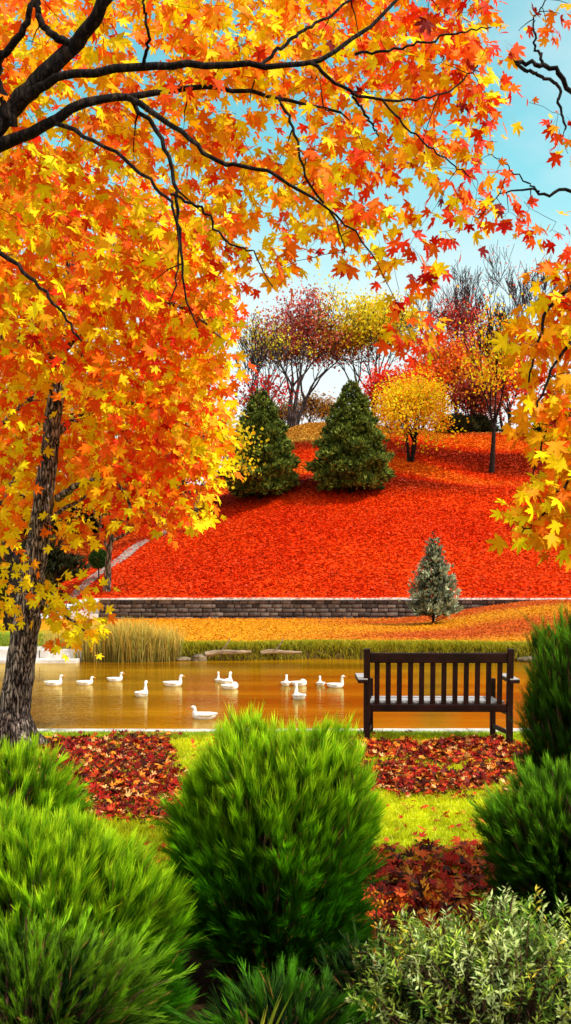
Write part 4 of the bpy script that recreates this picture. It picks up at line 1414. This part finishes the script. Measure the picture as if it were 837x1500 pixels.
# ------------------------------------------------------------------ foreground shrubs
def feathery(name, label, centre, rx, ry, rz, n, c_dark, c_tip, L=.2, nl=.075, per=46, up=.8, width=.0026, lowcut=-.75, group=None, cat='shrub', tipvar=.32, bright=None):
    """dome of plumes; every plume is a curved shoot set with fine forward-pointing needles"""
    centre = np.asarray(centre, float)
    base = np.array([centre[0], centre[1], float(ground_z(centre[0], centre[1]))])
    root = empty(name, base)
    d = nrm(rng.normal(0, 1, (n * 2, 3)))
    d = d[d[:, 2] > lowcut][:n]
    n = len(d)
    rad = 1 - .62 * rng.random(n) ** 1.7
    lump = 1 + .07 * np.sin(d[:, 0] * 6 + d[:, 2] * 5 + centre[0] * 9) + .05 * np.sin(d[:, 1] * 6 + d[:, 0] * 9 - d[:, 2] * 4)
    st = centre + d * np.array([rx, ry, rz]) * (rad * lump)[:, None]
    st = centre + (st - centre) * np.stack([1 + .5 * np.clip(d[:, 2], 0, .75)] * 2 + [np.ones(n)], -1)
    dr = nrm(nrm(st - (centre - np.array([0, 0, rz * .62]))) + np.array([0, 0, up * .16]) + rng.normal(0, .24, (n, 3)))
    ls = L * rng.uniform(.6, 1.25, n) * (.65 + .35 * rad)
    # needles
    N = n * per
    f = np.tile(np.linspace(0.0, 1.0, per), n) + rng.normal(0, .02, N)
    DR = np.repeat(dr, per, 0)
    LS = np.repeat(ls, per)
    bend = np.repeat(rng.normal(0, .12, (n, 3)), per, 0)
    ax = np.repeat(st, per, 0) + DR * (f * LS)[:, None] + bend * (f ** 2 * LS)[:, None]
    sd = nrm(rng.normal(0, 1, (N, 3)))
    sd = nrm(sd - DR * np.sum(sd * DR, -1, keepdims=True))
    a = rng.uniform(.03, .30, N)
    nd_ = nrm(DR * np.cos(a)[:, None] + sd * np.sin(a)[:, None] + np.array([0, 0, .05]))
    ln = nl * rng.uniform(.6, 1.2, N) * (1 - .35 * np.clip(f, 0, 1))
    w = nrm(np.cross(nd_, SUN + rng.normal(0, .38, (N, 3)))) * (width * .5)
    m = ax + nd_ * (ln * .5)[:, None]
    V = np.stack([ax - w * .7, ax + w * .7, m + w, ax + nd_ * ln[:, None], m - w], 1)
    V = np.stack([ax, m + w, ax + nd_ * ln[:, None], m - w], 1)
    k = (np.clip((np.repeat(rad, per) - .5) / .5, 0, 1) * (.3 + .7 * np.clip(f, 0, 1)) * (.42 + .58 * np.repeat(smooth(-.3, .75, d[:, 2] + .25 * (lump - 1) / .2), per)))[:, None]  # inner and lower needles darkened: shade painted into the colour
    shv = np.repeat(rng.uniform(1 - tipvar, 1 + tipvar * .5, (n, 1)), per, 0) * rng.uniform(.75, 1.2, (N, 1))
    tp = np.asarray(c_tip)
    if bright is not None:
        tp = lerp(tp, np.asarray(bright), np.repeat(smooth(-.05, .85, d[:, 2]), per) * np.clip(f, 0, 1))  # upper tips brightened: light from above painted into the colour
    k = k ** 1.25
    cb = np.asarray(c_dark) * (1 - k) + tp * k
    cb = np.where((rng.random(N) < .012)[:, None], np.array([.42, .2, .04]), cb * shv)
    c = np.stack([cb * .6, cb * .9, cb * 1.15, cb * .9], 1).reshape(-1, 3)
    b = Buf()
    b.add(V.reshape(-1, 3), np.arange(N * 4).reshape(-1, 4), np.clip(c, 0, .95))
    build('foliage', b, M['needle'], root, base)
    sb = Buf()
    for i in range(0, n, 6):
        a0 = base + np.array([rng.normal(0, .04), rng.normal(0, .04), -.03])
        mid = a0 * .45 + st[i] * .55 + np.array([0, 0, -.12 * rz])
        p = spline(np.array([a0, mid, st[i], st[i] + dr[i] * ls[i] * .8]), 8)
        tube(sb, p, np.linspace(.011, .0018, 8), 4)
    build('stem', sb, M['stem'], root, base)
    tag(root, label, cat, group)
    return root


def shrub_at(px, pyc, Y, rxp, rzp, ry, **kw):
    c = P(px, pyc, Y)
    k = Y / F
    return dict(centre=c, rx=rxp * k, ry=ry, rz=rzp * k, **kw)


BG, BT = (.002, .014, .001), (.15, .70, .002)
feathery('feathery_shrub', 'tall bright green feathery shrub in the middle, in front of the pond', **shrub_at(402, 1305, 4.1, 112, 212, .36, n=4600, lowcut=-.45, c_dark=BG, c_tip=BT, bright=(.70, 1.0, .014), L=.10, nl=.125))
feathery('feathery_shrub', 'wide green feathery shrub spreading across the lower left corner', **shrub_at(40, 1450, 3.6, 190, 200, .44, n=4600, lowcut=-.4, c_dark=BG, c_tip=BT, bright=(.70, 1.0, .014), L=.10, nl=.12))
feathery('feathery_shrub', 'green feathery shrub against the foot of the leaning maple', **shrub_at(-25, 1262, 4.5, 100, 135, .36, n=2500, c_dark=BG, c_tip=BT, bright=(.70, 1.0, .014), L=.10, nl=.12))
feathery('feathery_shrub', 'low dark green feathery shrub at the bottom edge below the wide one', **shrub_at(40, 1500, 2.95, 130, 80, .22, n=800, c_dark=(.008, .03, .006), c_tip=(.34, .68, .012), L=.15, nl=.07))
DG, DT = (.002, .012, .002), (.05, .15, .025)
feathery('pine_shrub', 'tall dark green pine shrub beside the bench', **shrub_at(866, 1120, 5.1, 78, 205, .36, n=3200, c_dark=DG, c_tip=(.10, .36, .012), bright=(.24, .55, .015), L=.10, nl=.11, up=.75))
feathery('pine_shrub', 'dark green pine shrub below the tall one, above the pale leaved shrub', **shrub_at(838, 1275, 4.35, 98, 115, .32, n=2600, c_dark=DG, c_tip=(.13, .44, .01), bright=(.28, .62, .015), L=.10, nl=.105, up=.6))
feathery('pine_shrub', 'small dark spiky pine tuft at the bottom edge below the tall shrub', **shrub_at(405, 1535, 3.2, 80, 50, .16, n=200, c_dark=(.003, .016, .002), c_tip=(.12, .42, .008), L=.12, nl=.11, per=50, up=.5))
feathery('pine_shrub', 'dark needled shrub in the shade behind the pale leaved shrub', **shrub_at(560, 1480, 3.5, 60, 60, .2, n=260, c_dark=DG, c_tip=(.05, .13, .015), L=.14, nl=.07, up=.6))


# low strap-leaved plant at the bottom edge
c = P(366, 1500, 3.05)
c[2] = 0.0
root = empty('strap_plant', c)
b = Buf()
for i in range(16):
    a = rng.uniform(0, 2 * math.pi)
    hgt = rng.uniform(.22, .40)
    ln = rng.uniform(.02, .16)
    d = np.array([math.cos(a), math.sin(a), 0])
    t = np.linspace(0, 1, 8)
    mid = c + d * .01 + np.outer(t ** 1.8 * ln, d) + np.outer(t * hgt, [0, 0, 1])
    s = np.array([-d[1], d[0], 0])
    w = .009 * np.sin(np.clip(t * .85 + .15, 0, 1) * math.pi) + .0005
    V = np.stack([mid - s * w[:, None], mid + s * w[:, None]], 1).reshape(-1, 3)
    f = [[2 * j, 2 * j + 1, 2 * j + 3, 2 * j + 2] for j in range(7)]
    b.add(V, f, lerp(np.array([.30, .42, .02]), np.array([.75, .62, .06]), rng.random()))
build('leaves', b, M['grassblade'], root, c)
tag(root, 'small plant with upright yellow green strap leaves at the bottom edge', 'plant')


# pale leaved (variegated) shrub at the lower right
def pale_shrub():
    c = P(735, 1500, 3.25)
    base = np.array([c[0], c[1], 0.0])
    root = empty('variegated_shrub', base)
    n = 2300
    d = nrm(rng.normal(0, 1, (n * 3, 3)))
    d = d[d[:, 2] > -.55][:n]
    n = len(d)
    rad = 1 - .5 * rng.random(n) ** 1.5
    lump = 1 + .12 * np.sin(d[:, 0] * 6) + .1 * np.sin(d[:, 1] * 7 + d[:, 0] * 3)
    st = c + d * np.array([.41, .36, .30]) * (rad * lump)[:, None]
    dr = nrm(d * .7 + np.array([0, 0, .65]) + rng.normal(0, .35, (n, 3)))
    per = 11
    N = n * per
    f = np.tile(np.linspace(.1, 1, per), n)
    DR = np.repeat(dr, per, 0)
    ax = np.repeat(st, per, 0) + DR * (f * .085)[:, None]
    sd = nrm(rng.normal(0, 1, (N, 3)))
    sd = nrm(sd - DR * np.sum(sd * DR, -1, keepdims=True))
    td = nrm(DR * .55 + sd * .8)
    l = rng.uniform(.016, .034, N)
    w = nrm(np.cross(td, SUN + rng.normal(0, .5, (N, 3)))) * (l * .12)[:, None]
    m = ax + td * (l * .5)[:, None]
    V = np.stack([ax, m + w, ax + td * l[:, None], m - w], 1).reshape(-1, 3)
    k = (np.clip((np.repeat(rad, per) - .6) / .4, 0, 1) * (.25 + .75 * np.repeat(smooth(-.1, .75, d[:, 2]), per)))[:, None]  # inner and lower leaves darkened, painting in the shrub's own shade
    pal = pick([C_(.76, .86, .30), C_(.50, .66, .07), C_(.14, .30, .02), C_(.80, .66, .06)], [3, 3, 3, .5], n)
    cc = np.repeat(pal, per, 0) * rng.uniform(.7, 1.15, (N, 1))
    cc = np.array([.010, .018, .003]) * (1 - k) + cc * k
    b = Buf()
    b.add(V, np.arange(N * 4).reshape(-1, 4), np.repeat(cc, 4, 0))
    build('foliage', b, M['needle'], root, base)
    sb = Buf()
    for i in range(0, n, 8):
        p = spline(np.array([base + [rng.normal(0, .05), rng.normal(0, .05), -.03], base * .4 + st[i] * .6 - [0, 0, .05], st[i], st[i] + dr[i] * .08]), 7)
        tube(sb, p, np.linspace(.008, .0015, 7), 4)
    build('stem', sb, M['stem'], root, base)
    tag(root, 'pale green small leaved shrub in the lower right corner', 'shrub')


pale_shrub()

# ------------------------------------------------------------------ sun, sky, camera
elev = math.asin(SUN[2])
rot = math.atan2(SUN[0], SUN[1])
sun = bpy.data.lights.new('sun', 'SUN')
sun.energy = 5.0
sun.angle = R(0.5)
sun.color = (1.0, 0.95, 0.86)
so = bpy.data.objects.new('sun', sun)
so.rotation_euler = Vector(tuple(-SUN)).to_track_quat('-Z', 'Y').to_euler()
so.location = (20, 10, 40)
COL.objects.link(so)

w = bpy.data.worlds.new('World')
scene.world = w
w.use_nodes = True
nt = w.node_tree
nt.nodes.clear()
L = nt.links.new
out = nt.nodes.new('ShaderNodeOutputWorld')
bg = nt.nodes.new('ShaderNodeBackground')
sky = nt.nodes.new('ShaderNodeTexSky')
sky.sky_type = 'NISHITA'
sky.sun_disc = False
sky.sun_elevation = elev
sky.sun_rotation = rot
sky.air_density = 1.0
sky.dust_density = 0.6
sky.ozone_density = 1.0
tc = nt.nodes.new('ShaderNodeTexCoord')
mp = nt.nodes.new('ShaderNodeMapping')
mp.inputs['Scale'].default_value = (1.0, 1.0, 2.4)
nz = nt.nodes.new('ShaderNodeTexNoise')
nz.inputs['Scale'].default_value = 2.6
nz.inputs['Detail'].default_value = 6.0
cr = nt.nodes.new('ShaderNodeValToRGB')
cr.color_ramp.elements[0].position = 0.50
cr.color_ramp.elements[1].position = 0.80
L(tc.outputs['Generated'], mp.inputs['Vector'])
L(mp.outputs[0], nz.inputs['Vector'])
L(nz.outputs['Fac'], cr.inputs['Fac'])
tint = nt.nodes.new('ShaderNodeVectorMath')
tint.operation = 'MULTIPLY'
tint.inputs[1].default_value = (1.12, 2.2, 1.54)
L(sky.outputs[0], tint.inputs[0])
mixc = nt.nodes.new('ShaderNodeMix')
mixc.data_type = 'RGBA'
mixc.inputs['B'].default_value = (6.3, 6.7, 6.7, 1)
L(cr.outputs[0], mixc.inputs['Factor'])
L(tint.outputs[0], mixc.inputs['A'])
sep = nt.nodes.new('ShaderNodeSeparateXYZ')
L(tc.outputs['Generated'], sep.inputs[0])


def ramp(src, a, b_, lo, hi):
    m_ = nt.nodes.new('ShaderNodeMapRange')
    m_.interpolation_type = 'SMOOTHSTEP'
    for k_, v_ in zip(('From Min', 'From Max', 'To Min', 'To Max'), (a, b_, lo, hi)):
        m_.inputs[k_].default_value = v_
    L(src, m_.inputs['Value'])
    return m_.outputs['Result']


def mixin(prev, fac, colr):
    m_ = nt.nodes.new('ShaderNodeMix')
    m_.data_type = 'RGBA'
    m_.inputs['B'].default_value = colr
    L(fac, m_.inputs['Factor'])
    L(prev, m_.inputs['A'])
    return m_.outputs['Result']


haze = mixin(mixc.outputs['Result'], ramp(sep.outputs['Z'], 0.14, 0.42, 0.97, 0.0), (6.6, 6.7, 6.7, 1))      # milky low sky
bank = mixin(haze, ramp(sep.outputs['Y'], 0.35, -0.25, 0.0, 0.92), (9.5, 9.1, 8.7, 1))                       # unseen bright cloud deck, added behind the camera as frontal fill light
L(bank, bg.inputs['Color'])
bg.inputs['Strength'].default_value = 0.15
L(bg.outputs[0], out.inputs['Surface'])

cam = bpy.data.cameras.new('camera')
cam.sensor_fit = 'VERTICAL'
cam.sensor_height = 36.0
cam.lens = F / 1500 * 36
cam.shift_y = (YH - 750) / 1500
cam.clip_end = 2000
co = bpy.data.objects.new('camera', cam)
co.location = (0, 0, H)
co.rotation_euler = (R(90), 0, 0)
COL.objects.link(co)
cam.dof.use_dof = True
cam.dof.focus_distance = 10.0
cam.dof.aperture_fstop = 8.0
scene.camera = co
scene.view_settings.view_transform = 'Standard'
scene.view_settings.look = 'None'
scene.view_settings.exposure = 0
scene.cycles.max_bounces = 6
scene.cycles.use_denoising = True
